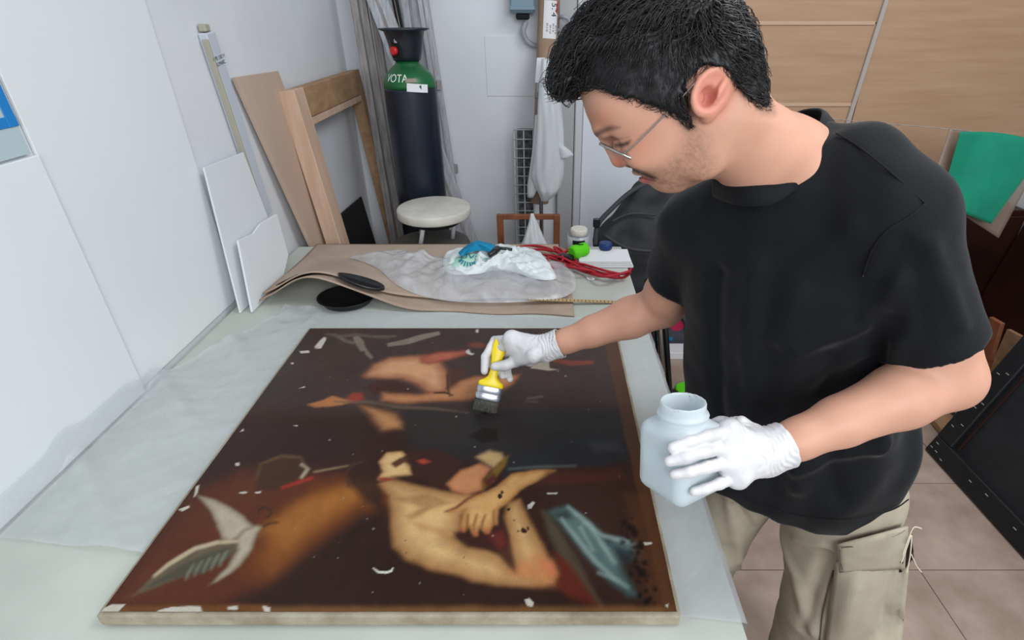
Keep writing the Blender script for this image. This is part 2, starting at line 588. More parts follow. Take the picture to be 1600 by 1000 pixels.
def paint(pts, rgb, blur=6.0, alpha=1.0, inner=None, idepth=25.0, rough=1.0):
    """one passage of paint on the canvas; blur in mm; inner: colour towards the middle of the passage"""
    pl = [tuple(onZ(u, v, PZ).xy) for u, v in pts]
    bl = blur / 1000
    xs = [p[0] for p in pl]; ys = [p[1] for p in pl]
    m = bl * 2 + 0.004
    i0, i1 = np.searchsorted(gx[:, 0], [min(xs) - m, max(xs) + m])
    j0, j1 = np.searchsorted(gy[0], [min(ys) - m, max(ys) + m])
    if i1 <= i0 or j1 <= j0: return
    d = poly_sdf(gx[i0:i1, j0:j1], gy[i0:i1, j0:j1], pl) + rough * jit[i0:i1, j0:j1] * min(1, blur / 4 + .35)
    k = np.clip(0.5 - d / (2 * bl), 0, 1); k = k * k * (3 - 2 * k) * alpha
    c = np.zeros(d.shape + (3,)); c[:] = lin(rgb)
    if inner is not None:
        q = np.clip(-d / (idepth / 1000), 0, 1)[..., None]
        c = c * (1 - q) + np.array(lin(inner)) * q
    art[i0:i1, j0:j1] = art[i0:i1, j0:j1] * (1 - k[..., None]) + c * k[..., None]


def stroke(pts, w, rgb, blur=2.0, alpha=1.0):
    """a brush line of width w px"""
    L_, R_ = [], []
    n = len(pts)
    for i in range(n):
        ax, ay = pts[max(i - 1, 0)]; bx, by = pts[min(i + 1, n - 1)]
        dx, dy = bx - ax, by - ay; l = math.hypot(dx, dy) or 1
        ww = w * (0.35 + 0.65 * math.sin(math.pi * (i + .5) / n))
        L_.append((pts[i][0] - dy / l * ww / 2, pts[i][1] + dx / l * ww / 2)); R_.append((pts[i][0] + dy / l * ww / 2, pts[i][1] - dx / l * ww / 2))
    paint(L_ + R_[::-1], rgb, blur, alpha, rough=.5)


# grounds
paint([(470, 500), (980, 500), (985, 640), (640, 650), (380, 640)], (60, 47, 43), 60)  # greyer upper area: surface sheen is painted into this colour
paint([(300, 660), (600, 660), (560, 740), (420, 760), (260, 860)], (48, 30, 26), 40)
paint([(150, 960), (300, 770), (380, 735), (520, 740), (600, 745), (610, 800), (520, 860), (420, 905), (380, 960)], (84, 42, 24), 40)
paint([(390, 880), (420, 810), (500, 760), (590, 742), (612, 790), (560, 800), (490, 850), (420, 920)], (112, 62, 26), 40, .95, (130, 76, 32), 50)
paint([(410, 830), (470, 785), (560, 752), (595, 760), (520, 800), (450, 850)], (156, 98, 44), 28, .85)
paint([(360, 940), (430, 905), (500, 850), (560, 806), (606, 792), (614, 850), (640, 890), (860, 925), (930, 955), (380, 960)], (44, 26, 20), 26)
paint(A1([(835, 470), (870, 440), (950, 440), (960, 520), (960, 600), (900, 570), (850, 510)]), (46, 28, 22), 12, .9)
stroke(A1([(850, 520), (840, 480), (862, 452), (900, 440)]), 5, (70, 46, 34), 4, .8)
paint([(640, 640), (990, 640), (1010, 720), (800, 735), (640, 700)], (40, 36, 36), 30)
paint([(850, 730), (1005, 720), (1040, 930), (960, 960), (880, 880)], (52, 32, 26), 25)
paint(A1([(560, 470), (620, 430), (690, 425), (715, 450), (700, 490), (620, 530), (560, 530)]), (62, 40, 26), 8)
stroke(A1([(560, 500), (575, 450), (640, 425), (700, 430), (718, 460)]), 5, (92, 66, 42), 4, .8)
stroke(A1([(700, 450), (722, 465), (700, 495)]), 7, (150, 138, 116), 3)
stroke(A1([(640, 525), (690, 508), (740, 492)]), 6, (140, 44, 34), 3)
stroke(A1([(740, 475), (850, 455)]), 3, (124, 104, 78), 2)
# upper figure: bare back, arms, head in shade
paint(A2([(185, 240), (230, 190), (300, 160), (450, 150), (520, 178), (548, 220), (556, 275), (540, 315), (460, 312), (420, 280), (350, 255), (200, 252)]), (136, 84, 60), 12, 1, (186, 136, 100), 36)
paint(A2([(430, 158), (520, 135), (640, 128), (650, 145), (560, 172), (470, 192), (430, 185)]), (120, 60, 46), 11, 1, (156, 86, 66), 16)
paint(A2([(640, 100), (690, 96), (720, 112), (690, 122), (650, 118)]), (112, 58, 46), 9)
paint(A2([(190, 290), (250, 262), (330, 262), (420, 300), (400, 325), (290, 312), (240, 322)]), (62, 36, 30), 9)
paint(A2([(268, 312), (420, 320), (548, 300), (600, 262), (660, 244), (760, 236), (860, 236), (835, 275), (780, 305), (650, 345), (500, 350), (380, 360), (262, 352)]), (138, 86, 56), 10, 1, (178, 122, 82), 22)
paint(A2([(548, 220), (600, 200), (640, 220), (600, 262), (556, 280)]), (74, 42, 32), 8, .8)
paint(A2([(165, 365), (250, 378), (330, 400), (365, 440), (360, 472), (262, 478), (232, 445), (210, 410)]), (112, 72, 46), 12, 1, (170, 120, 78), 22)
paint(A1([(722, 264), (770, 250), (800, 236), (815, 242), (850, 250), (880, 254), (830, 266), (745, 274)]), (164, 106, 64), 5)
paint(A1([(840, 244), (862, 228), (892, 228), (896, 246), (870, 262)]), (130, 52, 40), 9)
stroke(A2([(60, 352), (130, 356), (200, 352), (330, 375), (480, 380), (640, 400)]), 5, (92, 74, 60), 4, .8)
paint(A2([(345, 395), (620, 395), (660, 470), (520, 540), (370, 480)]), (44, 36, 34), 18)
stroke(A2([(548, 235), (550, 290), (560, 330)]), 3, (50, 28, 22), 2)
stroke(A2([(490, 314), (540, 312), (575, 325)]), 3, (50, 28, 22), 2)
# bare grey priming and foliage along the top edge
for pts, w, c in (([(290, 108), (380, 92), (440, 74), (515, 56)], 9, (122, 112, 100)), ([(150, 70), (172, 100), (188, 132)], 13, (112, 104, 92)),
                  ([(60, 62), (110, 90), (150, 100)], 6, (92, 84, 74)), ([(190, 120), (205, 145), (225, 165)], 6, (112, 102, 90)),
                  ([(20, 60), (90, 70), (160, 64), (300, 80)], 5, (82, 72, 62)), ([(230, 72), (330, 70)], 4, (88, 78, 70)),
                  ([(-20, 120), (0, 100), (22, 76)], 6, (200, 192, 180)), ([(1000, 172), (1090, 188), (1180, 182)], 8, (116, 56, 44)),
                  ([(890, 340), (960, 330)], 4, (88, 82, 76)), ([(880, 352), (940, 352)], 3, (80, 72, 68))):
    stroke(A2(pts), w, c, 3, .9)
paint(A2([(905, 208), (930, 178), (985, 182), (990, 208), (1030, 214), (985, 218)]), (150, 142, 128), 1.5)
paint(A2([(628, 136), (640, 126), (650, 142), (668, 144), (655, 152), (638, 146)]), (196, 190, 180), 1.2)
paint(A2([(672, 45), (680, 40), (682, 55), (674, 56)]), (190, 186, 176), 1.2)
# lower figure: shoulder, chest and bent arm
body = A3([(90, 282), (138, 335), (148, 480), (158, 570), (220, 632), (330, 677), (430, 692), (520, 732), (600, 745), (800, 757), (902, 747), (917, 690), (884, 640), (822, 520), (772, 420), (742, 355), (690, 368), (668, 430), (690, 520), (700, 600), (735, 688), (700, 672), (650, 612), (600, 590), (500, 570), (436, 522), (470, 495), (470, 430), (560, 330), (480, 330), (420, 318), (330, 300), (200, 272), (140, 258)])
paint(body, (146, 102, 62), 7, 1, (204, 166, 112), 40)
paint(A3([(700, 690), (760, 640), (820, 600), (890, 650), (915, 700), (900, 742), (800, 735)]), (186, 118, 72), 18, .8)
paint(A3([(835, 640), (890, 640), (915, 700), (880, 715)]), (196, 110, 76), 10, .8)
paint(A3([(150, 350), (330, 330), (430, 370), (330, 400), (240, 450), (220, 430), (300, 390)]), (150, 108, 66), 7, .75)
paint(A3([(230, 450), (330, 470), (430, 500), (440, 525), (300, 500)]), (176, 132, 84), 8, .8)
paint(A3([(438, 505), (520, 520), (600, 515), (650, 470), (668, 450), (692, 520), (696, 590), (648, 602), (560, 572), (490, 556)]), (58, 30, 25), 6)
paint(A3([(600, 520), (660, 500), (690, 560), (650, 580)]), (104, 40, 32), 8, .7)
paint(A3([(640, 600), (720, 690), (700, 560)]), (80, 46, 32), 5, .7)
# head, beard, ear
paint(A3([(95, 180), (130, 140), (200, 132), (230, 160), (240, 215), (250, 245), (150, 255), (100, 268), (84, 262), (108, 225)]), (172, 128, 82), 4, 1, (204, 168, 116), 12)
paint(A3([(150, 250), (300, 265), (380, 312), (425, 312), (410, 280), (470, 222), (480, 180), (350, 120), (230, 140), (190, 170), (240, 200), (250, 240)]), (56, 31, 25), 6)
paint(A3([(150, 190), (190, 165), (235, 165), (200, 190), (170, 208)]), (82, 50, 34), 3)
paint(A3([(90, 250), (130, 250), (165, 262), (120, 270), (90, 264)]), (140, 62, 46), 2.5)
paint(A3([(262, 176), (300, 164), (332, 180), (296, 194)]), (158, 62, 46), 4)
# chest in half shade, raised forearm with the hand
paint(A3([(408, 282), (470, 218), (560, 188), (612, 212), (572, 262), (570, 312), (500, 332), (430, 316)]), (166, 106, 70), 6, 1, (184, 124, 84), 14)
paint(A3([(540, 158), (600, 128), (660, 138), (672, 170), (622, 214), (585, 190)]), (140, 112, 84), 7, 1, (176, 146, 100), 10)
paint(A3([(600, 238), (640, 190), (690, 150), (672, 205), (620, 272), (572, 316), (566, 280)]), (112, 84, 32), 4)
paint(A3([(572, 270), (622, 232), (640, 262), (590, 306)]), (86, 36, 30), 5)
hand = A3([(642, 290), (700, 237), (830, 216), (912, 220), (832, 268), (745, 312), (692, 362), (646, 402), (638, 470), (620, 468), (600, 508), (578, 508), (556, 488), (546, 522), (518, 514), (508, 480), (490, 508), (468, 490), (480, 430), (490, 400), (420, 418), (394, 408), (450, 384), (540, 336)])
paint(hand, (158, 108, 60), 3.5, 1, (194, 148, 92), 14)
for pts in ([(505, 420), (500, 470), (492, 505)], [(545, 420), (532, 470), (530, 510)], [(585, 420), (570, 460), (566, 490)], [(622, 400), (620, 440), (625, 465)]):
    stroke(A3(pts), 4, (104, 58, 34), 2, .8)
stroke(A3([(395, 412), (450, 392), (500, 352), (570, 318)]), 4, (104, 48, 34), 2, .9)
for x, y in ((478, 495), (535, 512), (588, 500)):
    paint(A3([(x - 12, y - 14), (x + 10, y - 16), (x + 14, y + 8), (x - 4, y + 14)]), (176, 88, 62), 3, .7)
# dark blue mantle, red robe, teal drapery
paint(A3([(690, 190), (730, 150), (880, 100), (1050, 60), (1200, 70), (1250, 150), (1150, 200), (900, 205), (720, 218), (660, 260)]), (36, 37, 41), 9)
paint(A3([(1060, 90), (1180, 80), (1220, 130), (1080, 140)]), (54, 54, 58), 10, .7)
stroke(A3([(690, 215), (820, 205), (1000, 200)]), 4, (84, 88, 84), 4, .8)
paint(A3([(870, 225), (1200, 215), (1230, 260), (1000, 280), (860, 290), (800, 300)]), (70, 34, 27), 10, .8)
paint(A3([(900, 600), (960, 620), (1030, 700), (1120, 855), (1000, 810), (900, 760), (925, 700)]), (90, 34, 22), 10)
paint(A3([(840, 400), (880, 420), (1000, 620), (1130, 858), (1090, 820), (1000, 690), (920, 600), (870, 500)]), (74, 66, 50), 7, .8)
paint(A3([(872, 410), (960, 378), (1060, 450), (1150, 540), (1250, 545), (1318, 590), (1290, 640), (1200, 600), (1222, 690), (1290, 800), (1240, 800), (1150, 735), (1040, 610), (950, 500)]), (58, 74, 72), 9, 1, (82, 104, 100), 20)
paint(A3([(900, 420), (960, 400), (980, 440), (930, 450)]), (36, 34, 34), 8, .8)
for pts, w in (([(960, 385), (1060, 470), (1120, 560), (1180, 650)], 8), ([(1040, 460), (1120, 520), (1200, 540), (1280, 560)], 7), ([(930, 440), (1010, 540), (1090, 640), (1190, 730)], 8), ([(1100, 690), (1180, 720), (1240, 760)], 6), ([(1020, 480), (1080, 590)], 5)):
    stroke(A3(pts), w, (132, 152, 146), 5, .75)
paint(A3([(1150, 560), (1290, 600), (1260, 660), (1220, 640)]), (36, 44, 48), 8, .8)
# worn right and lower margins
paint(A3([(1225, 330), (1320, 330), (1400, 640), (1460, 905), (1330, 880), (1270, 620)]), (74, 46, 30), 14, .9)
for k in range(70):
    yy = RND.uniform(420, 850); xx = 1240 + (yy - 420) * .22 + RND.gauss(0, 22)
    r = RND.uniform(4, 15)
    paint(A3([(xx + r * RND.uniform(.6, 1.5) * math.cos(a), yy + r * RND.uniform(.6, 1.5) * math.sin(a)) for a in (0, 1, 2.1, 3.1, 4.2, 5.2)]), (26, 20, 18), 2.5, .85)
paint([(395, 948), (1052, 948), (1062, 985), (380, 985)], (112, 76, 42), 7, .9)
paint([(150, 948), (420, 944), (430, 985), (130, 985)], (104, 64, 30), 4, .9)
paint([(560, 958), (1060, 962), (1066, 990), (540, 985)], (158, 138, 110), 5, .85)
paint([(942, 525), (975, 525), (1075, 990), (1045, 990)], (86, 54, 34), 3, .7)
# dove with a wreath
paint(A1([(372, 545), (400, 552), (440, 565), (500, 598), (540, 632), (562, 648), (520, 668), (480, 692), (452, 684), (436, 640), (420, 600)]), (128, 114, 96), 3, 1, (164, 152, 134), 10)
paint(A1([(585, 644), (560, 640), (520, 655), (492, 692), (500, 720), (470, 770), (410, 830), (440, 820), (510, 770), (552, 715), (566, 668)]), (122, 106, 86), 4, 1, (168, 156, 136), 10)
paint(A1([(508, 690), (440, 692), (370, 712), (290, 760), (235, 805), (176, 862), (240, 838), (330, 800), (420, 772), (490, 730)]), (92, 80, 62), 5)
paint(A1([(480, 712), (400, 730), (320, 770), (220, 835), (330, 802), (400, 790), (470, 745)]), (70, 66, 54), 5, .9)
stroke(A1([(508, 692), (440, 695), (370, 714), (290, 762), (240, 802)]), 7, (172, 156, 128), 3)
for k in range(5):
    x0 = 470 - k * 26; y0 = 722 + k * 10
    stroke(A1([(x0, y0), (x0 - 18, y0 + 30), (x0 - 24, y0 + 50)]), 4, (116, 118, 100), 3, .8)
ring = [(590 + 20 * math.cos(a) - 3, 602 + 15 * math.sin(a)) for a in np.linspace(2.3, 8.0, 14)]
stroke(A1(ring), 5, (58, 36, 22), 2)
stroke(A1([(578, 648), (600, 636), (630, 632)]), 3, (58, 36, 22), 2)
# old paint melts together: soften the passages before the losses go on top
for _ in range(1):
    for ax_ in (0, 1):
        art = 0.25 * np.roll(art, 1, ax_) + 0.5 * art + 0.25 * np.roll(art, -1, ax_)
# losses: bare ground showing through
FL = (184, 178, 166)
for pts in ([(75, 905), (110, 888), (150, 890), (128, 912), (140, 925), (70, 922)], [(248, 908), (300, 897), (386, 895), (396, 915), (380, 932), (250, 932)], [(578, 890), (606, 898), (604, 926), (592, 930)], [(470, 896), (500, 895), (502, 904), (474, 904)],
            [(372, 520), (384, 514), (378, 540), (366, 556)], [(318, 592), (350, 580), (352, 586), (330, 598)], [(494, 448), (508, 444), (510, 454), (498, 457)], [(502, 540), (526, 534), (540, 540), (520, 545)], [(556, 538), (576, 535), (576, 541), (560, 543)],
            [(695, 97), (725, 95), (728, 102), (700, 104)], [(752, 90), (770, 58), (778, 62), (764, 88)], [(668, 134), (678, 132), (678, 138), (670, 138)], [(690, 215), (712, 207), (714, 212)], [(508, 350), (520, 340), (522, 346)], [(676, 330), (690, 328), (690, 333)]):
    paint(A1(pts), FL, 1.2)
for pts in ([(765, 815), (785, 808), (806, 828), (800, 848), (776, 842)], [(778, 380), (800, 364), (810, 370), (795, 395), (780, 398)], [(866, 324), (916, 322), (912, 330), (870, 330)], [(1310, 552), (1350, 550), (1352, 562), (1316, 566)], [(1410, 840), (1424, 834), (1420, 850)]):
    paint(A3(pts), FL, 1.2)
stroke(A3([(66, 668), (90, 686), (125, 690), (152, 682), (158, 668)]), 3, (206, 202, 192), 1.2)
for x, y, r in ((758, 500, 16), (690, 400, 8), (650, 340, 9), (660, 322, 6), (780, 488, 8), (735, 500, 6), (716, 450, 4), (216, 541, 4), (220, 598, 4), (486, 620, 4), (495, 650, 4)):
    paint(A3([(x + r * RND.uniform(.5, 1.4) * math.cos(a), y + r * RND.uniform(.5, 1.4) * math.sin(a)) for a in (0, .8, 1.7, 2.6, 3.5, 4.4, 5.3)]), (44, 26, 18), 1.2)
for k in range(60):
    u = RND.uniform(460, 1000); v = RND.uniform(530, 940)
    r = RND.uniform(.5, 1.5)
    paint([(u - r, v), (u, v - r), (u + r * 1.3, v), (u, v + r)], (150, 142, 130), 1.2, .7)
# wet patch left by the brush: varnish darkened by the fresh coat
paint(A2([(640, 500), (700, 465), (765, 470), (770, 520), (700, 532)]), (26, 17, 15), 6, .9)
art *= (1 + 0.16 * fbm(gx, gy, 22, 8) + 0.10 * fbm(gx + .3 * gy, gy, 120, 9, 3) + 0.035 * NPR.normal(size=gx.shape))[..., None]
art = np.clip(art, 0, 1)

M_art = mat('old_oil_paint', (60, 40, 30), 0.30, 0.18, attr=True, bump=0.12, bscale=160)
M_canvas = mat('raw_canvas', (172, 164, 146), 0.9, 0.1, rgb2=(140, 128, 108), vscale=14, bump=0.3, bscale=220)
pz = PZ + 0.0012 * fbm(gx, gy, 9, 4, 3)
pt = thing('painting', ((X0 + X1) / 2, (Y0 + Y1) / 2, ZT), 'dark old oil painting with two bare-shouldered figures and a dove, lying on the table', 'painting')
mesh_obj('painted_canvas', np.stack([gx, gy, pz], -1).reshape(-1, 3), grid_faces(nx, ny), M_art, pt, True, art.reshape(-1, 3))
th = PZ - ZT - 0.006
for nm, c, s in (('front', ((X0 + X1) / 2, Y0 - 0.001), (X1 - X0 + 0.012, 0.012)), ('back', ((X0 + X1) / 2, Y1 + 0.001), (X1 - X0 + 0.012, 0.012)),
                 ('l', (X0 - 0.001, (Y0 + Y1) / 2), (0.012, Y1 - Y0)), ('r', (X1 + 0.001, (Y0 + Y1) / 2), (0.012, Y1 - Y0))):
    box('canvas_edge', (c[0], c[1], ZT + 0.004 + th / 2), (s[0], s[1], th), M_canvas, pt, 0.003, seg=2)
for c, s in ((((X0 + X1) / 2, Y0 + 0.035), (X1 - X0 - 0.03, 0.05)), (((X0 + X1) / 2, Y1 - 0.035), (X1 - X0 - 0.03, 0.05)), ((X0 + 0.035, (Y0 + Y1) / 2), (0.05, Y1 - Y0 - 0.13)), ((X1 - 0.035, (Y0 + Y1) / 2), (0.05, Y1 - Y0 - 0.13))):
    box('stretcher_bar', (c[0], c[1], ZT + 0.014), (s[0], s[1], 0.02), M_wood, pt)
# ================================================================== things against the left and back walls
# leaning white foam boards
def lean(u, v, x0, k):
    """point seen at (u, v) on a plane that leans towards the left wall: x = x0 + k (z - table)"""
    d = ray(u, v)
    return CAMV + d * ((x0 + k * (CAM_H - ZT)) / (d.x - k * d.z))


def leaning_sheet(name, pts, off, m, label, cat, **k):
    return tag(prism(name, pts, off, m, None, k.get('bevel', 0.0008)), label, cat, k.get('group'))


leaning_sheet('foam_board', [lean(316, 262, -1.04, -.053), lean(378, 238, -1.04, -.053), lean(424, 360, -1.04, -.053), lean(434, 420, -1.04, -.053), (-1.04, 2.0, 0.803), (-1.04, 1.62, 0.803)], (0.006, 0, 0), M_foam,
              'larger white foam board leaning on the left wall behind the small torn one', 'board')
leaning_sheet('foam_board', [lean(369, 376, -1.0, -.10), lean(393, 365, -1.0, -.10), lean(404, 350, -1.0, -.10), lean(430, 334, -1.0, -.10), lean(448, 398, -1.0, -.10), (-1.0, 1.86, 0.806), (-1.0, 1.62, 0.806)], (0.007, 0, 0), M_foam,
              'small white foam board with a notched top edge, front of the leaning boards', 'board')
# slim tube-light body leaning on the wall
st = thing('lamp_batten', (-1.05, 1.98, 0.9), 'long slim pale batten with a small black printed label, leaning on the left wall', 'batten')
pa, pb = onX(322, 50, -1.083), onX(416, 335, -1.083)
M_bat = mat('pale_metal', (196, 202, 212), 0.45, 0.5)
M_bat2 = mat('yellowed_side', (170, 166, 150), 0.6, 0.3)
ax = (pb - pa).normalized()
bar('channel', pa, pb, 0.030, 0.058, (1, 0, 0), M_bat, st, 0.004)
offs = Vector((0.006, -0.032, 0))
bar('side_rail', pa + offs + ax * 0.02, pb + offs, 0.02, 0.010, (1, 0, 0), M_bat2, st, 0.002)
box('end_clip', pa + Vector((0, -0.005, 0.012)), (0.024, 0.030, 0.022), M_bat2, st, 0.003)
side = Vector((0, 1, 0)); side = (side - ax * side.dot(ax)).normalized()
for k, (s_, dy) in enumerate((('MPE 150 W', 0.075), ('ELMARC', 0.092))):
    text_mesh('printed_label', s_, 0.016, pa + ax * dy + Vector((0.0157, 0.0, 0)), side, -ax, M_ink, st)

# mdf plank
tag(prism('mdf_plank', [onX(361, 122, -1.092), onX(429, 112, -1.092), (-1.0, 2.74, 0.02), (-1.0, 2.47, 0.02)], (0.016, 0, 0.003), M_ply2, None, 0.001),
    'plain pinkish MDF plank standing behind the stretcher frame', 'plank')

# big wooden stretcher frame leaning on the left wall
fr = thing('stretcher_frame', (-0.9, 2.8, 0), 'large raw wooden stretcher frame standing against the left wall', 'frame')
FY0, FY1, FZ1 = 2.36, 3.26, 1.415
xt, xb = -1.045, -0.90        # centre of the bars at the top and on the floor


def fx(z): return xb + (xt - xb) * z / FZ1


bar('upright', (fx(0.0), FY0 + 0.05, 0.0), (fx(FZ1), FY0 + 0.05, FZ1), 0.07, 0.10, (1, 0, 0), M_wood, fr, 0.003)
bar('upright', (fx(0.0), FY1 - 0.035, 0.0), (fx(FZ1), FY1 - 0.035, FZ1), 0.06, 0.07, (1, 0, 0), M_wood_d, fr, 0.003)
bar('rail', (fx(FZ1 - .06), FY0 + 0.1, FZ1 - 0.06), (fx(FZ1 - .06), FY1 - 0.07, FZ1 - 0.06), 0.065, 0.12, (1, 0, 0.08), M_wood_d, fr, 0.003)
bar('rail', (fx(.06), FY0 + 0.1, 0.06), (fx(.06), FY1 - 0.07, 0.06), 0.065, 0.12, (1, 0, 0.08), M_wood_d, fr, 0.003)
bar('inner_lip', (fx(FZ1 - .13) + 0.02, FY0 + 0.1, FZ1 - 0.135), (fx(FZ1 - .13) + 0.02, FY1 - 0.07, FZ1 - 0.135), 0.02, 0.03, (1, 0, 0.08), M_wood, fr, 0.002)
for (u, v) in ((423, 156), (448, 247), (487, 382)):
    c = onY(u, v, FY0 - 0.001)
    lathe('screw_hole', [(0.0065, 0), (0.0065, 0.004)], c, M_ink, fr, 10, axis=(0, -1, 0))
mk = onX(581, 302, fx(0.75) + 0.034)
text_mesh('pencil_mark', '140', 0.055, (fx(0.82) + 0.031, FY1 - 0.035, 0.80), (0, 0.12, -1), (0, 1, 0.1), M_ink, fr)

# dark board standing in the corner, seen through the frame
tag(prism('dark_board', [(-1.085, 3.14, 0.745), (-1.0, 3.17, 0.004), (-1.0, 2.50, 0.004), (-1.085, 2.46, 0.775)], (0.008, 0, 0), M_black, None, 0.001),
    'black board leaning on the left wall, seen through the wooden stretcher frame', 'board')

# long bars leaning in the corner behind the gas cylinder
def leaning_bar(ua, va, ub, vb, w, d, m, label, yt=3.26, yb=2.98, bracket=(), zl=0.0):
    a = onY(ua, va, yt); b = onY(ub, vb, yb)
    # carry the line on down to the floor and up past the frame
    k = (a - b).normalized()
    bot = b - k * ((b.z - zl) / k.z)
    top = a + k * 0.25
    if top.y > WY - 0.05: top = a + k * max(0.0, (WY - 0.05 - a.y) / k.y)
    if k.y <= 0 or bot.y > WY - .04: bot.y = min(bot.y, WY - .06)
    r = thing('leaning_bar', bot, label, 'bar', 'long bars leaning in the corner')
    bar('profile', bot, top, w, d, (1, 0, 0), m, r, 0.003)
    bar('groove', bot + Vector((0, -d / 2 - 0.001, 0)), top + Vector((0, -d / 2 - 0.001, 0)), w * 0.14, 0.004, (1, 0, 0), M_grey_d, r, 0.001)
    for (u, v) in bracket:
        c = onY(u, v, (yt + yb) / 2)
        box('bracket', c, (0.022, 0.03, 0.05), M_grey_d, r, 0.003)
    return r


leaning_bar(553, 0, 616, 380, 0.036, 0.03, M_grey_d, 'leftmost thin grey bar in the corner beside the wooden frame', 3.12, 3.00)
leaning_bar(567, 0, 629, 380, 0.034, 0.03, M_grey_d, 'thin weathered bar second from the corner', 3.13, 3.02)
leaning_bar(581, 0, 640, 360, 0.034, 0.03, M_grey_d, 'narrow grey bar just left of the gas cylinder', 3.16, 3.05)
leaning_bar(590, 0, 636, 122, 0.100, 0.025, M_alu, 'wide aluminium bar slanting behind the cylinder cap', 3.09, 3.04)
leaning_bar(617, 0, 642, 120, 0.03, 0.025, M_leg, 'dark slim bar right behind the cylinder cap', 3.19, 3.15)
leaning_bar(641, 0, 662, 160, 0.095, 0.025, M_alu, 'broad pale bar rising directly above the cylinder cap', 3.22, 3.18)
leaning_bar(661, 0, 720, 375, 0.055, 0.03, M_alu, 'rightmost grey bar with small dark brackets, right of the cylinder', 3.17, 3.10, bracket=((686, 133), (712, 264)))

# ------------------------------------------------------------------ gas cylinder
CYY = 2.74
cc = onY(651, 200, CYY)
cx = cc.x - 0.008
R = 0.120
z_sh = onY(650, 141, CYY - R).z
z_neck = onY(650, 96, CYY).z
z_cap = onY(650, 46, CYY).z
gc = thing('gas_cylinder', (cx, CYY, 0), 'tall dark blue gas cylinder with a green shoulder and black cap guard', 'gas cylinder')
M_navy = mat('navy_paint', (24, 32, 45), 0.36, 0.5, rgb2=(17, 23, 34), vscale=5, bump=0.05, bscale=30)
M_green = mat('green_paint', (14, 104, 50), 0.35, 0.5, rgb2=(20, 88, 44), vscale=9)
M_cap = mat('cap_plastic', (30, 34, 42), 0.35, 0.5)
M_redk = mat('red_knob', (190, 28, 34), 0.4, 0.5)
lathe('body', [(R * 0.9, 0.0), (R, 0.02), (R, z_sh - 0.01), (R * 0.995, z_sh)], (cx, CYY, 0), M_navy, gc, 48)
shz = z_neck - z_sh
lathe('shoulder', [(R * 1.0, 0), (R * 1.0, shz * 0.12), (R * 0.96, shz * 0.32), (R * 0.84, shz * 0.55), (R * 0.62, shz * 0.78), (R * 0.46, shz * 0.92), (R * 0.44, shz * 1.05)], (cx, CYY, z_sh), M_green, gc, 48)
ch = z_cap - z_neck
cp = lathe('cap_guard', [(R * 0.50, 0.0), (R * 0.56, 0.02), (R * 0.66, ch * 0.6), (R * 0.74, ch * 0.9), (R * 0.92, ch * 0.96), (R * 0.94, ch), (R * 0.86, ch * 1.0), (R * 0.70, ch * 0.9), (R * 0.60, ch * 0.6)], (cx, CYY, z_neck + 0.005), M_cap, gc, 40)
ang = -1.95
d = Vector((math.cos(ang), math.sin(ang), 0))
kn = Vector((cx, CYY, z_neck + ch * 0.42)) + d * (R * 0.60)
box('cap_window', kn, (0.045, 0.012, ch * 0.55), M_ink, cp, 0.003, Matrix.Rotation(ang + math.pi / 2, 3, 'Z'))
lathe('valve_knob', [(0.016, 0), (0.018, 0.004), (0.018, 0.014), (0.012, 0.02)], kn + d * 0.006 + Vector((-.004, 0, -.006)), M_redk, cp, 16, axis=d)
box('valve_stem', kn + d * 0.004 + Vector((0.004, 0, 0.034)), (0.016, 0.012, 0.022), M_steel, cp, 0.002)


def on_cyl(th0, zc, rr):
    def f(x, y):
        a = th0 + x / rr
        # shoulder narrows upwards: sit just outside its surface
        zz = zc + y
        k = (zz - z_sh) / shz
        prof = [(-9, 1.0), (0, 1.0), (.12, 1.0), (.32, .96), (.55, .84), (.78, .62), (.92, .46)]
        r = R
        for (k0, r0), (k1, r1) in zip(prof, prof[1:]):
            if k0 <= k <= k1: r = R * (r0 + (r1 - r0) * (k - k0) / (k1 - k0))
        r += 0.0025
        return Vector((cx + r * math.cos(a), CYY + r * math.sin(a), zz))
    return f


M_chalk = mat('white_marker', (230, 232, 230), 0.7, 0.2)
text_mesh('lettering', 'VOTA', 0.044, None, (1, 0, 0), (0, 0, 1), M_chalk, gc, wrap=on_cyl(-1.90, z_sh + shz * 0.42, R))


def cyl_patch(name, th0, z0, w, h, m, parent, extra=0.003, tilt=0.0, n=8, lift=0.0):
    f = on_cyl(th0, z0, R)
    V, F = [], []
    for i in range(n):
        for j in range(2):
            x = (i / (n - 1) - .5) * w; y = (j - .5) * h
            p = f(x * math.cos(tilt) - y * math.sin(tilt), x * math.sin(tilt) + y * math.cos(tilt))
            rad = Vector((p.x - cx, p.y - CYY, 0)).normalized()
            V.append(p + rad * (extra + lift * (i / (n - 1)) ** 2))
    m_ = len(V)
    V += [v - Vector((v.x - cx, v.y - CYY, 0)).normalized() * 0.001 for v in V]
    for i in range(n - 1):
        F.append((i * 2, i * 2 + 2, i * 2 + 3, i * 2 + 1)); F.append((m_ + i * 2, m_ + i * 2 + 1, m_ + i * 2 + 3, m_ + i * 2 + 2))
    return mesh_obj(name, V, F, m, parent)


lb = cyl_patch('label', -1.12, z_sh + 0.008, 0.085, 0.034, M_paper, gc, 0.004, -0.10, lift=0.012)
cyl_patch('label_mark', -0.92, z_sh + 0.010, 0.022, 0.024, M_green, lb, 0.0095, 0.5)
cyl_patch('old_sticker', -1.30, z_sh + shz * 0.36, 0.05, 0.016, mat('worn_sticker', (150, 140, 130), 0.7, 0.2), gc, 0.001)

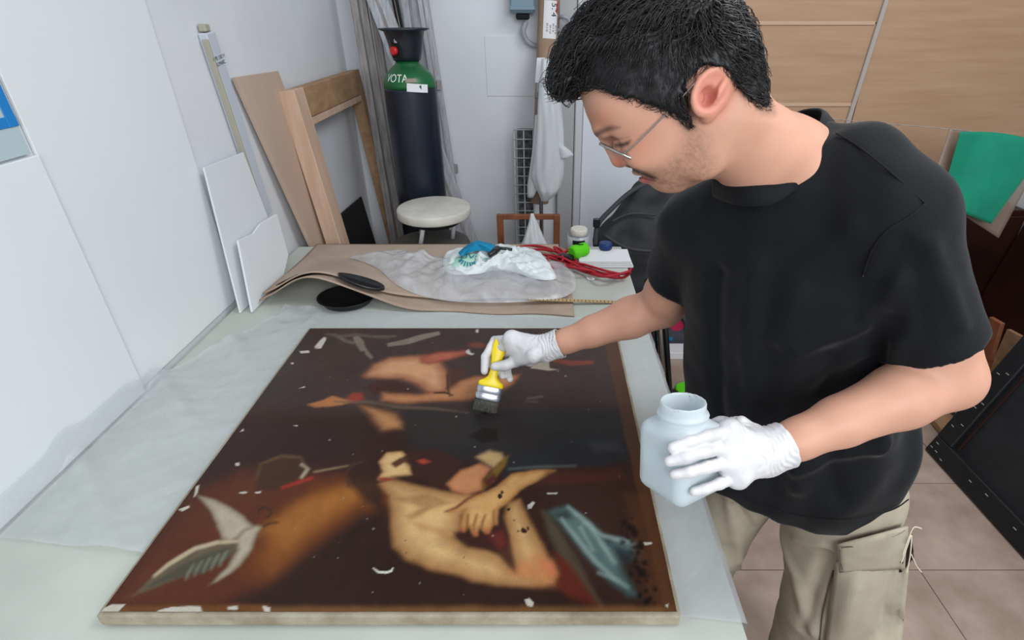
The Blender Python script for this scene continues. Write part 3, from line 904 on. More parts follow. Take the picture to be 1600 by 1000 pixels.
# ------------------------------------------------------------------ stools
M_seat_w = mat('scuffed_white_seat', (214, 211, 203), 0.6, 0.3, rgb2=(196, 191, 182), vscale=9, bump=0.1, bscale=30)
M_seat_g = mat('grey_seat', (92, 90, 86), 0.7, 0.3, rgb2=(78, 76, 72), vscale=6)
SY = 2.415
g0 = onY(674, 374, SY)
gs = thing('grey_stool', (g0.x, SY, 0), 'low grey round stool carrying the white-topped stool', 'stool')
zg = g0.z
lathe('seat', [(0.14, 0), (0.175, 0.008), (0.182, 0.025), (0.175, 0.042), (0.14, 0.052), (0.05, 0.055)], (g0.x, SY, zg - 0.055), M_seat_g, gs, 48)
for k in range(4):
    a = math.pi / 4 + k * math.pi / 2
    tube('leg', [(g0.x + .12 * math.cos(a), SY + .12 * math.sin(a), zg - .06), (g0.x + .19 * math.cos(a), SY + .19 * math.sin(a), 0)], 0.012, M_leg, gs, 10)
tube('foot_ring', [(g0.x + .158 * math.cos(t), SY + .158 * math.sin(t), zg * .42) for t in np.linspace(0, 2 * math.pi, 25)[:-1]], 0.007, M_leg, gs, 8, True)
w0 = onY(678, 326, SY)
wsx = w0.x
zw = w0.z + 0.012
ws = thing('white_stool', (wsx, SY, zg), 'scuffed white round stool top beside the gas cylinder', 'stool')
lathe('seat', [(0.150, -.006), (0.163, -0.002), (0.167, 0.004), (0.167, 0.032), (0.164, 0.038), (0.158, 0.0405), (0.02, 0.042)], (wsx, SY, zw - 0.042), M_seat_w, ws, 56)
for k in range(3):
    a = -math.pi / 2 - 0.35 + k * 2 * math.pi / 3
    tube('leg', [(wsx + .09 * math.cos(a), SY + .09 * math.sin(a), zw - .04), (g0.x + .10 * math.cos(a), SY + .10 * math.sin(a), zg - 0.002)], 0.010, M_casing2, ws, 10)
lathe('under_disc', [(0.115, 0), (0.12, 0.006), (0.12, 0.02), (0.115, 0.026)], (wsx, SY, zw - 0.075), M_blackpl, ws, 36)

# ------------------------------------------------------------------ electrical box, conduit, tube, pole, bags at the back
eb = thing('fuse_box', (onY(818, 20, WY - .06).x, WY - 0.06, onY(818, 32, WY).z), 'grey-blue fuse box high on the back wall', 'fuse box')
e0, e1 = onY(797, 24, WY - .1), onY(836, 24, WY - .1)
M_fuse = mat('fuse_box_grey', (120, 144, 160), 0.45, 0.4)
ew, ecx = e1.x - e0.x, (e0.x + e1.x) / 2
box('housing', (ecx, WY - 0.055, e0.z + 0.12), (ew, 0.10, 0.22), M_fuse, eb, 0.008)
box('cover_lip', (ecx, WY - 0.11, e0.z + 0.032), (ew * 1.03, 0.02, 0.02), M_fuse, eb, 0.004)
box('switch_window', (ecx + 0.025, WY - 0.112, e0.z + 0.105), (0.06, 0.008, 0.036), M_white, eb, 0.002)
box('switch', (ecx + 0.032, WY - 0.118, e0.z + 0.10), (0.034, 0.008, 0.012), M_ink, eb, 0.002)
box('gland', (ecx + 0.0, WY - 0.07, e0.z - 0.005), (0.07, 0.05, 0.03), M_ink, eb, 0.006)
M_cond = mat('grey_conduit', (160, 163, 170), 0.5, 0.4)
cpath = smooth_path([onY(822, 34, WY - .06), onY(818, 48, WY - .06), onY(822, 62, WY - .05), onY(834, 71, WY - .05), onY(846, 72, WY - .05)], 10)
cr = [0.0125 + 0.0018 * (i % 2) for i in range(len(cpath))]
tag(tube('conduit', cpath, cr, M_cond, None, 12), 'short ribbed grey conduit bending out below the fuse box', 'conduit')
tag(tube('conduit', smooth_path([onY(866, 28, WY - .05), onY(880, 26, WY - .10), onY(889, 31, WY - .10), onY(889, 42, WY - .10), onY(878, 47, WY - .08), onY(866, 46, WY - .06)], 8), 0.009, M_cond, None, 10),
    'grey pipe loop sticking out right of the cardboard tube', 'conduit')

ct = thing('cardboard_tube', onY(858, 110, 3.12), 'brown cardboard tube with a white printed label standing at the back', 'cardboard tube')
M_kraft = mat('kraft_tube', (164, 138, 118), 0.75, 0.2, rgb2=(148, 122, 102), vscale=6)
ca, cb = onY(857, 20, 3.20), onY(853, 105, 3.175)
kx = (ca - cb).normalized()
cbot = cb - kx * 0.72
lathe('tube', [(0.050, 0.0), (0.052, 0.003), (0.052, 1.62), (0.046, 1.622), (0.046, 1.60)], cbot, M_kraft, ct, 40, axis=kx)


def tube_pt(x, y):
    """x round the tube, y up it from the label's middle"""
    s = Vector((1, 0, 0)); s = (s - kx * s.dot(kx)).normalized(); f = s.cross(kx)
    if f.y > 0: f = -f
    a = x / 0.0535
    return ca + kx * (y - 0.035) + (s * math.sin(a) + f * math.cos(a)) * 0.0535


def tube_patch(name, x0, x1, y0, y1, m, parent, lift=0.0):
    V, F = [], []
    n = 10
    for i in range(n):
        for yy in (y0, y1):
            p = tube_pt(x0 + (x1 - x0) * i / (n - 1), yy)
            V.append(p + (p - (ca + kx * (p - ca).dot(kx))).normalized() * lift)
    for i in range(n - 1):
        F.append((2 * i, 2 * i + 2, 2 * i + 3, 2 * i + 1))
    return mesh_obj(name, V, F, m, parent, True)


tl = tube_patch('label', -0.025, 0.052, -0.085, 0.085, M_paper, ct)
tube_patch('label_flash', 0.045, 0.055, 0.03, 0.085, M_redk, tl, 0.0012)


def tube_wrap(xc, yc):
    def f(x, y):                      # lettering runs down the tube
        p = tube_pt(xc + y, yc - x)
        return p + (p - (ca + kx * (p - ca).dot(kx))).normalized() * 0.001
    return f


text_mesh('lettering', '574', 0.042, None, (1, 0, 0), (0, 0, 1), M_ink, tl, wrap=tube_wrap(0.028, 0.045))
for k in range(4):
    text_mesh('small_print', 'IIII II III', 0.014, None, (1, 0, 0), (0, 0, 1), M_ink, tl, wrap=tube_wrap(-0.004 + 0.016 * k, -0.035 - 0.008 * (k % 2)))

pp = thing('metal_pole', onY(845, 300, 3.0), 'thin steel pole with a clamp standing behind the white bag', 'pole')
p0, p1 = onY(842, 130, 3.02), onY(846, 345, 3.02)
pk = (p0 - p1).normalized()
tube('rod', [p1 - pk * (p1.z / pk.z), p0], 0.011, M_steel, pp, 12)
tube('sleeve', [p0 - pk * 0.2, p0 - pk * 0.05], 0.015, M_grey_d, pp, 12)
box('clamp', p0 - pk * 0.055, (0.045, 0.035, 0.03), M_grey_d, pp, 0.004)
tag(prism('paper_note', [onY(839, 90, 3.105), onY(852, 90, 3.105), onY(856, 112, 3.105), onY(852, 130, 3.105), onY(836, 129, 3.105)], (0, -0.002, 0), M_paper),
    'white paper tag stuck to the cardboard tube above the pole', 'paper')

hz0, hz1 = onY(757, 56, WY), onY(840, 150, WY)
tag(box('access_hatch', ((hz0.x + hz1.x) / 2, WY - 0.002, (hz0.z + hz1.z) / 2), (hz1.x - hz0.x, 0.004, hz0.z - hz1.z), M_wall, None, 0.0008), 'flush white hatch on the back wall below the fuse box', 'hatch')
# hanging white plastic bag
M_bag = mat('white_bag_film', (234, 236, 238), 0.35, 0.4, translucent=0.4, bump=0.3, bscale=30)


def loft(name, rows, m, Y, depth, seed, parent=None, n=40, fold=0.16):
    """rows: (v, u_left, u_right) outline of a limp bag, given folds and a real thickness"""
    rg = np.random.default_rng(seed)
    ph = rg.uniform(0, 6.28, 4)
    V, F = [], []
    for i, (v, ul, ur) in enumerate(rows):
        a, b = onY(ul, v, Y), onY(ur, v, Y)
        c = (a + b) / 2; hw = (b.x - a.x) / 2
        dp = min(depth, hw * 0.9)
        for k in range(n):
            th = 2 * math.pi * k / n
            f = 1 + fold * math.sin(5 * th + ph[0] + i * .25) * 0.6 + fold * math.sin(9 * th + ph[1] - i * .3) * 0.4
            V.append(c + Vector((hw * math.cos(th) * (1 + (f - 1) * .3), dp * math.sin(th) * f, 0)))
    for i in range(len(rows) - 1):
        for k in range(n):
            F.append((i * n + k, (i + 1) * n + k, (i + 1) * n + (k + 1) % n, i * n + (k + 1) % n))
    F.append(tuple(range(n))); F.append(tuple(range((len(rows) - 1) * n, len(rows) * n))[::-1])
    return mesh_obj(name, V, F, m, parent, True)


def dense(rows, sub=4):
    out = []
    for a, b in zip(rows, rows[1:]):
        for k in range(sub):
            t = k / sub; t2 = t
            out.append(tuple(x + (y - x) * t2 for x, y in zip(a, b)))
    out.append(rows[-1])
    return out


hb = thing('hanging_bag', onY(858, 315, 2.93), 'long white plastic bag hanging limp from the pole at the back', 'bag')
loft('bag_body', dense([(92, 846, 866), (120, 843, 872), (160, 840, 876), (205, 838, 881), (250, 834, 882), (275, 831, 881), (292, 836, 877), (304, 842, 868), (314, 846, 856)]), M_bag, 2.93, 0.055, 4, hb)
loft('bag_corner', dense([(228, 872, 882), (236, 872, 892), (242, 874, 897), (247, 876, 886)], 3), M_bag, 2.90, 0.02, 6, hb, 20)
loft('bag_flap', dense([(180, 836, 846), (240, 831, 843), (290, 824, 842), (308, 824, 834)], 4), M_bag, 2.95, 0.02, 8, hb, 20)

# white wire rack with dark filling
wr_ = thing('wire_rack', onY(817, 380, 3.17), 'narrow wire mesh rack with dark filling at the back wall', 'rack')
M_wire = mat('white_wire', (196, 198, 200), 0.5, 0.4)
M_fill = mat('dark_fill', (44, 45, 48), 0.8, 0.2, rgb2=(110, 110, 112), vscale=40)
wa, wb = onY(803, 202, 3.17), onY(833, 202, 3.17)
box('filling', ((wa.x + wb.x) / 2 + 0.006, 3.22, wa.z / 2), (wb.x - wa.x - 0.02, 0.06, wa.z - 0.02), M_fill, wr_, 0.002)
for k in range(3):
    x = wa.x + (wb.x - wa.x) * k / 2
    tube('upright_wire', [(x, 3.175, 0), (x, 3.175, wa.z)], 0.0045, M_wire, wr_, 6)
for k in range(26):
    z = wa.z - 0.002 - k * 0.052
    if z > 0.02:
        tube('cross_wire', [(wa.x - .004, 3.168, z), (wb.x + .004, 3.168, z)], 0.0032, M_wire, wr_, 6)

# small varnished frame
sf = thing('small_frame', onY(825, 383, 2.74), 'small orange-brown wooden frame standing behind the table', 'frame')
FYY = 2.74
q0, q1 = onY(776, 335, FYY), onY(875, 335, FYY)
wd = 0.033
box('side_bar', (q0.x + wd / 2, FYY, q0.z / 2), (wd, 0.025, q0.z), M_orange, sf)
box('side_bar', (q1.x - wd / 2, FYY, q0.z / 2), (wd, 0.025, q0.z), M_orange, sf)
box('cross_bar', ((q0.x + q1.x) / 2, FYY, q0.z - 0.0125), (q1.x - q0.x - 2 * wd, 0.024, 0.025), M_orange, sf)
box('cross_bar', ((q0.x + q1.x) / 2, FYY, 0.03), (q1.x - q0.x - 2 * wd, 0.024, 0.03), M_orange, sf)

# knotted carrier bag standing behind the table edge
kb = thing('knotted_bag', onY(834, 384, 2.30), 'small white carrier bag pulled up to a peak behind the table', 'bag')
loft('bag_body', dense([(334, 829, 834), (340, 828, 836), (352, 825, 841), (370, 819, 849), (388, 812, 858), (420, 806, 866), (450, 812, 862)]), M_bag, 2.36, 0.06, 14, kb, 36, 0.25)
st_ = thing('side_crate', (onY(838, 450, 2.36).x, 2.38, 0), 'dark crate standing behind the table under the knotted bag', 'crate')
zc_ = onY(838, 450, 2.36).z
for k in range(5):
    box('slat', (onY(838, 450, 2.36).x, 2.325, 0.06 + k * zc_ / 5.2), (0.30, 0.012, zc_ / 5.2 - 0.02), M_wood_d, st_, 0.002)
for sx_ in (-1, 1):
    box('side_panel', (onY(838, 450, 2.36).x + sx_ * 0.15, 2.39, zc_ / 2 - .004), (0.014, 0.12, zc_ - 0.01), M_wood_d, st_, 0.002)
box('top_panel', (onY(838, 450, 2.36).x, 2.39, zc_ - 0.006), (0.29, 0.115, 0.010), M_wood_d, st_, 0.001)

# ------------------------------------------------------------------ clutter on the far end of the table
def card_z(x, y):
    f = np.clip(1 - (y - 1.64) / 0.42, 0, 1) ** 1.2
    b = 0.115 * np.exp(-((x + 0.80) / 0.150) ** 2) + 0.035 * np.exp(-((x + 0.62) / 0.14) ** 2)
    return f * b


def card_layer(name, x0, x1, yl, yr, lift, m, label, seed):
    nu_, nv_ = 80, 40
    u = np.linspace(0, 1, nu_)[:, None] * np.ones((1, nv_)); v = np.ones((nu_, 1)) * np.linspace(0, 1, nv_)[None, :]
    x = x0 + (x1 - x0) * u
    yn_ = yl + (yr - yl) * u + 0.006 * np.sin(u * 23 + seed)
    y = yn_ + (2.205 - yn_) * v
    z = ZT + lift + card_z(x, y)
    top = np.stack([x, y, z], -1).reshape(-1, 3)
    bot = top - np.array([0, 0, 0.005])
    V = np.concatenate([top, bot])
    Fq = grid_faces(nu_, nv_)
    n = nu_ * nv_
    F = [Fq, Fq[:, ::-1] + n]
    def edge(ids):
        ids = np.array(ids)
        return np.stack([ids[:-1], ids[:-1] + n, ids[1:] + n, ids[1:]], 1)
    F += [edge([i * nv_ for i in range(nu_)]), edge([i * nv_ + nv_ - 1 for i in range(nu_)][::-1]), edge(list(range(nv_))[::-1]), edge([(nu_ - 1) * nv_ + j for j in range(nv_)])]
    o = mesh_obj(name, V, np.concatenate(F), m, None, True)
    return tag(o, label, 'cardboard', 'cardboard sheets on the table')


card_layer('cardboard_sheet', -0.985, 0.10, 1.665, 1.60, 0.007, M_card, 'lower cardboard sheet, its front edge buckled over the black tray', 0)
M_card2 = mat('cardboard_top', (184, 166, 151), 0.8, 0.15, rgb2=(168, 148, 132), vscale=5)
card_layer('cardboard_sheet', -0.985, 0.06, 1.69, 1.70, 0.020, M_card2, 'upper cardboard sheet lying under the plastic bags', 2)
M_dkhole = mat('torn_dark', (60, 46, 38), 0.9, 0.1)
hp = []
for k in range(9):
    a = 2 * math.pi * k / 9
    xx, yy = -0.905 + 0.040 * math.cos(a) * (1 + .25 * math.sin(3 * k)), 1.735 + 0.018 * math.sin(a)
    hp.append((xx, yy, ZT + 0.0215 + float(card_z(np.array(xx), np.array(yy)))))
tag(prism('torn_hole_patch', hp, (0, 0, 0.002), M_dkhole), 'dark flat patch standing for a torn scrap on the raised left corner of the cardboard', 'hole')  # dark flat patch laid on the sheet in place of a torn hole

# black tray under the buckled cardboard and an added black dish filling the dark area above it
tc_ = onZ(545, 466, ZT + 0.01)
tr_ = thing('black_tray', (tc_.x, tc_.y, ZT), 'shallow black plastic tray under the buckled cardboard edge', 'tray')


def oval_tray(name, c, rx, ry, h, m, parent):
    n = 40
    prof = [(0.80, 0.0), (0.86, 0.004), (0.97, h * 0.9), (1.06, h), (1.06, h - 0.002), (0.95, h - 0.004), (0.83, 0.008), (0.0, 0.006)]
    V, F = [], []
    for r, z in prof:
        for k in range(n):
            a = 2 * math.pi * k / n
            V.append((c[0] + rx * r * math.cos(a), c[1] + ry * r * math.sin(a), c[2] + z))
    for i in range(len(prof) - 1):
        for k in range(n):
            F.append((i * n + k, i * n + (k + 1) % n, (i + 1) * n + (k + 1) % n, (i + 1) * n + k))
    F.append(tuple(range(n))[::-1])
    return mesh_obj(name, V, F, m, parent, True)


oval_tray('tray_body', (tc_.x, tc_.y - 0.015, ZT + 0.001), 0.095, 0.085, 0.028, M_blackpl, tr_)
lx_, ly_ = onZ(566, 445, 0.875).x, onZ(566, 445, 0.875).y
lz_ = ZT + 0.024 + float(card_z(np.array(lx_), np.array(ly_)))
nn = 28
V = [(lx_ + 0.075 * math.cos(2 * math.pi * k / nn) * r, ly_ + 0.045 * math.sin(2 * math.pi * k / nn) * r, ZT + 0.026 + z + float(card_z(np.array(lx_ + 0.075 * math.cos(2 * math.pi * k / nn) * r), np.array(ly_ + 0.045 * math.sin(2 * math.pi * k / nn) * r)))) for r, z in ((1, 0), (1.0, .008), (.9, .010), (.86, .005), (.02, .004)) for k in range(nn)]
F = [(i * nn + k, i * nn + (k + 1) % nn, (i + 1) * nn + (k + 1) % nn, (i + 1) * nn + k) for i in range(4) for k in range(nn)] + [tuple(range(nn))[::-1]]
tag(mesh_obj('black_dish', V, F, M_blackpl, None, True), 'added flat black dish filling the dark area on the cardboard above the tray', 'dish')


# crumpled films and bags
def heap(name, outline, h, seed, m, z0, label=None, cat=None, parent=None, nr=40, na=110, f0=8, f1=40, powr=.55, rid=.65, base=None):
    """crumpled heap: closed outline (world x, y) raised with creases"""
    ol = [Vector((p[0], p[1], 0)) for p in outline]
    ol = smooth_path(ol + [ol[0]], 12)[:-1]
    L_ = len(ol)
    c = sum(ol, Vector()) / L_
    V, F = [], []
    for i in range(nr):
        r = 1 - (i / nr) ** 1.0
        for k in range(na):
            q = k / na * L_; i0 = int(q); fr_ = q - i0
            p = ol[i0 % L_].lerp(ol[(i0 + 1) % L_], fr_)
            V.append((c.x + (p.x - c.x) * r, c.y + (p.y - c.y) * r, r))
    V.append((c.x, c.y, 0.0))
    V = np.array(V)
    rg = ridged(V[:, 0], V[:, 1], seed, 12, f0, f1)
    rr = V[:, 2]
    dome = np.clip(1 - rr ** 2, 0, 1) ** powr
    bz = base(V[:, 0], V[:, 1]) if base is not None else 0
    V[:, 2] = z0 + bz + h * dome * (1 - rid + rid * rg * 1.6) + 0.002
    for i in range(nr - 1):
        for k in range(na):
            F.append((i * na + k, i * na + (k + 1) % na, (i + 1) * na + (k + 1) % na, (i + 1) * na + k))
    e = len(V) - 1
    for k in range(na):
        F.append(((nr - 1) * na + k, (nr - 1) * na + (k + 1) % na, e))
    o = mesh_obj(name, V, F, m, parent, True)
    if label: tag(o, label, cat)
    return o


def ZP(u, v, z=ZT + 0.03):
    p = onZ(u, v, z); return (p.x, p.y)


heap('plastic_bag', [ZP(545, 402), ZP(600, 392), ZP(640, 392, .86), ZP(700, 392, .86), ZP(800, 402), ZP(880, 410), ZP(900, 440), ZP(880, 462), ZP(800, 470), ZP(700, 468), ZP(625, 452), ZP(590, 425)], 0.085, 21, M_film2, ZT + 0.022,
     'large crumpled clear plastic bag spread over the cardboard', 'bag', base=card_z)
M_bagg = mat('bag_white_green', (236, 241, 243), 0.35, 0.4, translucent=0.12, rgb2=(224, 234, 232), vscale=6)
wb_ = thing('shopping_bag', (*ZP(775, 420), ZT + .03), 'crumpled white shopping bag with teal print on the clear plastic', 'bag')
heap('bag_body', [ZP(694, 430), ZP(698, 408), ZP(735, 400), ZP(800, 398), ZP(842, 406), ZP(866, 436), ZP(866, 448), ZP(838, 448), ZP(800, 436), ZP(770, 434), ZP(745, 440), ZP(708, 440)], 0.066, 33, M_bagg, ZT + 0.058, None, None, wb_, f0=10, f1=46, rid=.85, powr=.4)
M_mint = mat('mint_film', (168, 208, 188), 0.4, 0.4)
heap('printed_fold', [ZP(700, 428), ZP(716, 417), ZP(745, 416), ZP(768, 421), ZP(760, 430), ZP(728, 436), ZP(706, 436)], 0.044, 35, M_mint, ZT + 0.062, None, None, wb_, 16, 50)
M_teal = mat('teal_print', (20, 120, 140), 0.5, 0.3)
_mf = [c for c in wb_.children if c.name.startswith('printed_fold')][0]
_mv = np.array([list(v.co + ORG[wb_.name]) for v in _mf.data.vertices])
_mc = ZP(734, 428)


def on_fold(x, y):
    wx, wy = _mc[0] + x, _mc[1] + y * 1.1
    d_ = (_mv[:, 0] - wx) ** 2 + (_mv[:, 1] - wy) ** 2
    return Vector((wx, wy, float(_mv[np.argsort(d_)[:4], 2].max()) + 0.003))


text_mesh('lettering', 'LIVI', 0.040, None, (1, 0, 0), (0, 0, 1), M_teal, wb_, wrap=lambda x, y: on_fold(x, y + .004))
for k in range(9):
    a = math.pi * (0.05 + 0.9 * k / 8)
    bar('print_ray', on_fold(0.022 * math.cos(a), -.016 - 0.008 * math.sin(a)), on_fold(0.036 * math.cos(a), -.016 - 0.024 * math.sin(a)), 0.004, 0.0015, (1, 0, 0), M_teal, wb_, 0)

# blue cloth glove-like rag
M_cyan = mat('cyan_cloth', (18, 146, 190), 0.6, 0.3, rgb2=(12, 118, 160), vscale=14, bump=.3, bscale=40)
heap('blue_cloth', [ZP(716, 398, .90), ZP(732, 386, .90), ZP(755, 383, .90), ZP(776, 388, .90), ZP(772, 397, .90), ZP(750, 394, .90), ZP(732, 398, .90), ZP(722, 403, .90)], 0.035, 41, M_cyan, 0.905,
     'bright blue crumpled cloth on top of the shopping bag', 'cloth', None, 20, 60)
tag(tube('black_clip', smooth_path([onZ(764, 399, .91), onZ(772, 394, .915), onZ(780, 388, .91), onZ(800, 390, .90)], 6), [0.010] * 6 + [0.013] * 6 + [.006] * 7, M_blackpl, None, 10), 'small black clip lying beside the blue cloth', 'clip')

# red cord in loops
cz = ZT + 0.016
rc = []
loops = [(806, 386), (838, 384), (866, 392), (880, 404), (866, 412), (838, 404), (815, 398), (842, 408), (872, 418), (900, 408), (874, 394), (866, 386), (878, 392), (892, 408), (915, 414), (950, 424), (975, 428), (986, 420), (978, 426), (945, 432), (912, 424), (880, 410), (856, 402), (864, 420), (884, 410), (920, 420), (955, 430), (984, 424), (972, 434), (940, 430), (905, 416), (876, 402), (846, 398), (826, 392), (850, 390), (884, 398), (870, 410), (888, 420), (876, 400), (890, 390), (868, 404), (852, 414), (880, 416), (908, 420), (948, 428), (968, 430)]
for k, (u, v) in enumerate(loops):
    p = onZ(u, v, cz + 0.010 * (k % 4))
    rc.append(p)
tag(tube('red_cord', smooth_path(rc, 8), 0.0052, M_red, None, 8), 'tangled coil of red cord on the table', 'cord')
tag(box('cord_plug', onZ(884, 403, cz + .02), (0.06, 0.035, 0.03), M_blackpl, None, 0.008, Matrix.Rotation(-.5, 3, 'Z'), 2), 'black plug in the middle of the red cord', 'plug')
# notepads, green piece, blue cap
nb = thing('paper_stack', (*ZP(945, 404, ZT), ZT), 'stack of white paper beside the red cord', 'paper')
for k in range(3):
    zz = ZT + 0.002 + k * 0.010
    pr = [(onZ(u, v, ZT + .02).x, onZ(u, v, ZT + .02).y, zz) for u, v in ((896 + 2 * k, 394), (982 - k, 393), (990 - 2 * k, 412), (905, 412))]
    prism('sheet', pr, (0, 0, 0.009), M_paper, nb, 0.0006)
M_lime = mat('lime_plastic', (92, 204, 28), 0.4, 0.4)
gp = thing('green_sponge', (*ZP(904, 394, ZT + .03), ZT + .032), 'bright lime-green cylindrical sponge on the paper stack', 'sponge')
ga, gb = onZ(893, 396, ZT + .052), onZ(916, 388, ZT + .056)
gv = (gb - ga)
M_lime2 = mat('lime_foam', (92, 204, 28), 0.7, 0.2, bump=.5, bscale=70)
lathe('sponge_body', [(0.022, 0), (0.028, 0.006), (0.029, gv.length * .35), (0.024, gv.length * .5), (0.028, gv.length * .7), (0.026, gv.length * .96), (0.02, gv.length)], ga, M_lime2, gp, 24, axis=gv)
box('dark_mark', ga + gv * .62 + Vector((0, -.004, .0265)), (0.022, 0.006, 0.003), M_ink, gp, 0.001)
M_bluec = mat('blue_cap', (22, 48, 104), 0.4, 0.4)
lathe('blue_tub', [(0.026, 0), (0.028, 0.003), (0.028, 0.022), (0.024, 0.026)], onZ(946, 388, ZT + .034), M_bluec, None, 24)
tag(bpy.data.objects['blue_tub'], 'small dark blue tub standing on the paper stack', 'tub')
tag(lathe('white_disc', [(0.016, 0), (0.017, 0.002), (0.017, 0.006), (0.014, 0.008)], onZ(923, 436, ZT + .001), M_white, None, 20), 'small off-white disc on the table below the red cord', 'disc')
# clear container with a pale lid
cj = onZ(902, 386, ZT)
cn = thing('clear_container', (cj.x, cj.y, ZT), 'clear plastic pot with a pale lid and a black printed band', 'container')
M_pot = clear_plastic('pot_plastic', (214, 220, 224), 0.45, 0.15, 0.05)
lathe('pot', [(0.040, 0), (0.043, 0.004), (0.047, 0.075), (0.045, 0.075), (0.040, 0.006)], (cj.x, cj.y - .045, ZT), M_pot, cn, 28)
lathe('lid', [(0.034, 0), (0.036, 0.003), (0.036, 0.022), (0.032, 0.027)], (cj.x + .002, cj.y - .045, ZT + .077), mat('cream_lid', (206, 200, 188), .5, .3), cn, 24)
for k in range(5):
    a = -math.pi / 2 + (k - 2) * 0.22
    box('printed_band', (cj.x + .0475 * math.cos(a), cj.y - .045 + .0475 * math.sin(a), ZT + .055), (0.0112, 0.002, 0.018), M_ink, cn, 0.0004, Matrix.Rotation(a + math.pi / 2, 3, 'Z'))
# folding rule
r0, r1 = onZ(822, 467, ZT + .03), onZ(965, 472, ZT + .004)
ru = thing('wooden_ruler', r0, 'thin yellowed ruler with dark ticks across the cardboard edge', 'ruler')
M_rule = mat('boxwood', (182, 158, 112), 0.5, 0.3)
bar('blade', r0, r1, 0.018, 0.003, (0, 1, 0), M_rule, ru, 0.0005)
for k in range(24):
    c = r0.lerp(r1, (k + .5) / 24) + Vector((0, -0.003, 0.002))
    box('tick', c, (0.0022, 0.010 if k % 5 else 0.014, 0.0006), M_ink, ru, 0)

# ------------------------------------------------------------------ black chair with a rucksack behind the table
ch_ = thing('metal_stool', (0.46, 2.50, 0), 'black-seated metal stool behind the table, carrying the black rucksack', 'stool')
M_seat = mat('black_seat', (28, 28, 31), 0.6, 0.3)
chx, chy = 0.46, 2.50
box('seat', (chx, chy, 0.50), (0.34, 0.36, 0.04), M_seat, ch_, 0.012, seg=2)
M_brass = mat('dull_steel', (120, 112, 100), 0.35, 0.5, metal=0.7)
for sx_ in (-1, 1):
    for sy_ in (-1, 1):
        tube('leg', [(chx + sx_ * .16, chy + sy_ * .17, 0.0), (chx + sx_ * .14, chy + sy_ * .15, 0.485)], 0.012, M_brass, ch_, 10)
    tube('stretcher', [(chx + sx_ * .153, chy - .163, 0.18), (chx + sx_ * .153, chy + .163, 0.18)], 0.008, M_brass, ch_, 8)

# posts and packages on the floor beyond the table's right edge
tr2 = thing('trestle_leg', (onZ(1037, 600, 0.35).x, 1.9, 0), 'slim dark trestle post beside the right edge of the table', 'post')
t0_, t1_ = onZ(1030, 500, 0.62), onZ(1038, 606, 0.30)
tk = (t0_ - t1_).normalized()
tb0 = t1_ - tk * (t1_.z / tk.z); tb1 = t0_ + tk * 0.16
tube('post', [tb0, tb1], 0.011, M_brass, tr2, 10)
tube('post', [tb0 + Vector((.026, .03, 0)), tb1 + Vector((.026, .03, 0))], 0.013, M_leg, tr2, 10)
tube('post', [tb0 + Vector((-.026, .03, 0)), tb1 + Vector((-.026, .03, 0))], 0.016, M_leg, tr2, 10)
bx_ = onZ(1046, 545, 0.0)
M_mag = mat('magenta_print', (190, 40, 84), 0.5, 0.3)
M_pkg = mat('grey_package', (74, 76, 88), 0.6, 0.3)
pk_ = thing('package', (bx_.x, bx_.y, 0), 'dark package with magenta patches on the floor behind the table', 'package')
box('carton', (bx_.x + .01, bx_.y + .10, 0.116), (0.24, 0.16, 0.23), M_pkg, pk_, 0.004)
lathe('print_patch', [(0.042, 0), (0.042, 0.002)], (bx_.x + .03, bx_.y + .0195, 0.15), M_mag, pk_, 18, axis=(0, -1, 0))
lathe('print_patch', [(0.032, 0), (0.032, 0.002)], (bx_.x - .07, bx_.y + .0195, 0.16), M_mag, pk_, 18, axis=(0, -1, 0))
box('print_stripe', (bx_.x - .04, bx_.y + .0185, 0.055), (0.11, 0.002, 0.02), M_cyan, pk_, 0.0003)
tag(box('paper_box', (bx_.x + .02, bx_.y - .06, 0.022), (0.17, 0.10, 0.044), M_paper, None, 0.003), 'flat white box on the floor in front of the dark package', 'box')
tag(tube('black_cable', smooth_path([onZ(1046, 492, .25), onZ(1066, 500, .2), onZ(1072, 520, .1), onZ(1062, 536, .01), onZ(1040, 538, .008), onZ(1015, 530, .008)], 8), 0.006, M_blackpl, None, 8),
    'thin black cable looping beside the dark package', 'cable')
gl_ = onZ(1071, 612, 0.0)
tag(lathe('green_dish', [(0.05, 0), (0.054, 0.004), (0.054, 0.02), (0.048, 0.026)], (gl_.x, gl_.y, 0.0), M_lime, None, 28), 'bright green dish on the floor behind the plastic jar', 'dish')
tag(lathe('black_dish', [(0.05, 0), (0.054, 0.004), (0.054, 0.02), (0.048, 0.026)], (onZ(1046, 622, 0).x, onZ(1046, 622, 0).y, 0.0), M_blackpl, None, 28), 'round black dish on the floor left of the green one', 'dish')

# ------------------------------------------------------------------ right side: cloth, black frame, planks
gcl = thing('green_cloth', onY(1540, 280, 2.3), 'teal-green sheet hanging at the right edge in front of the plywood', 'sheet')
M_gcl = mat('teal_cloth', (20, 134, 104), 0.7, 0.2, rgb2=(14, 118, 92), vscale=5, sheen=.2)
M_clr = mat('dull_film', (150, 132, 120), 0.3, 0.5, alpha=0.55)


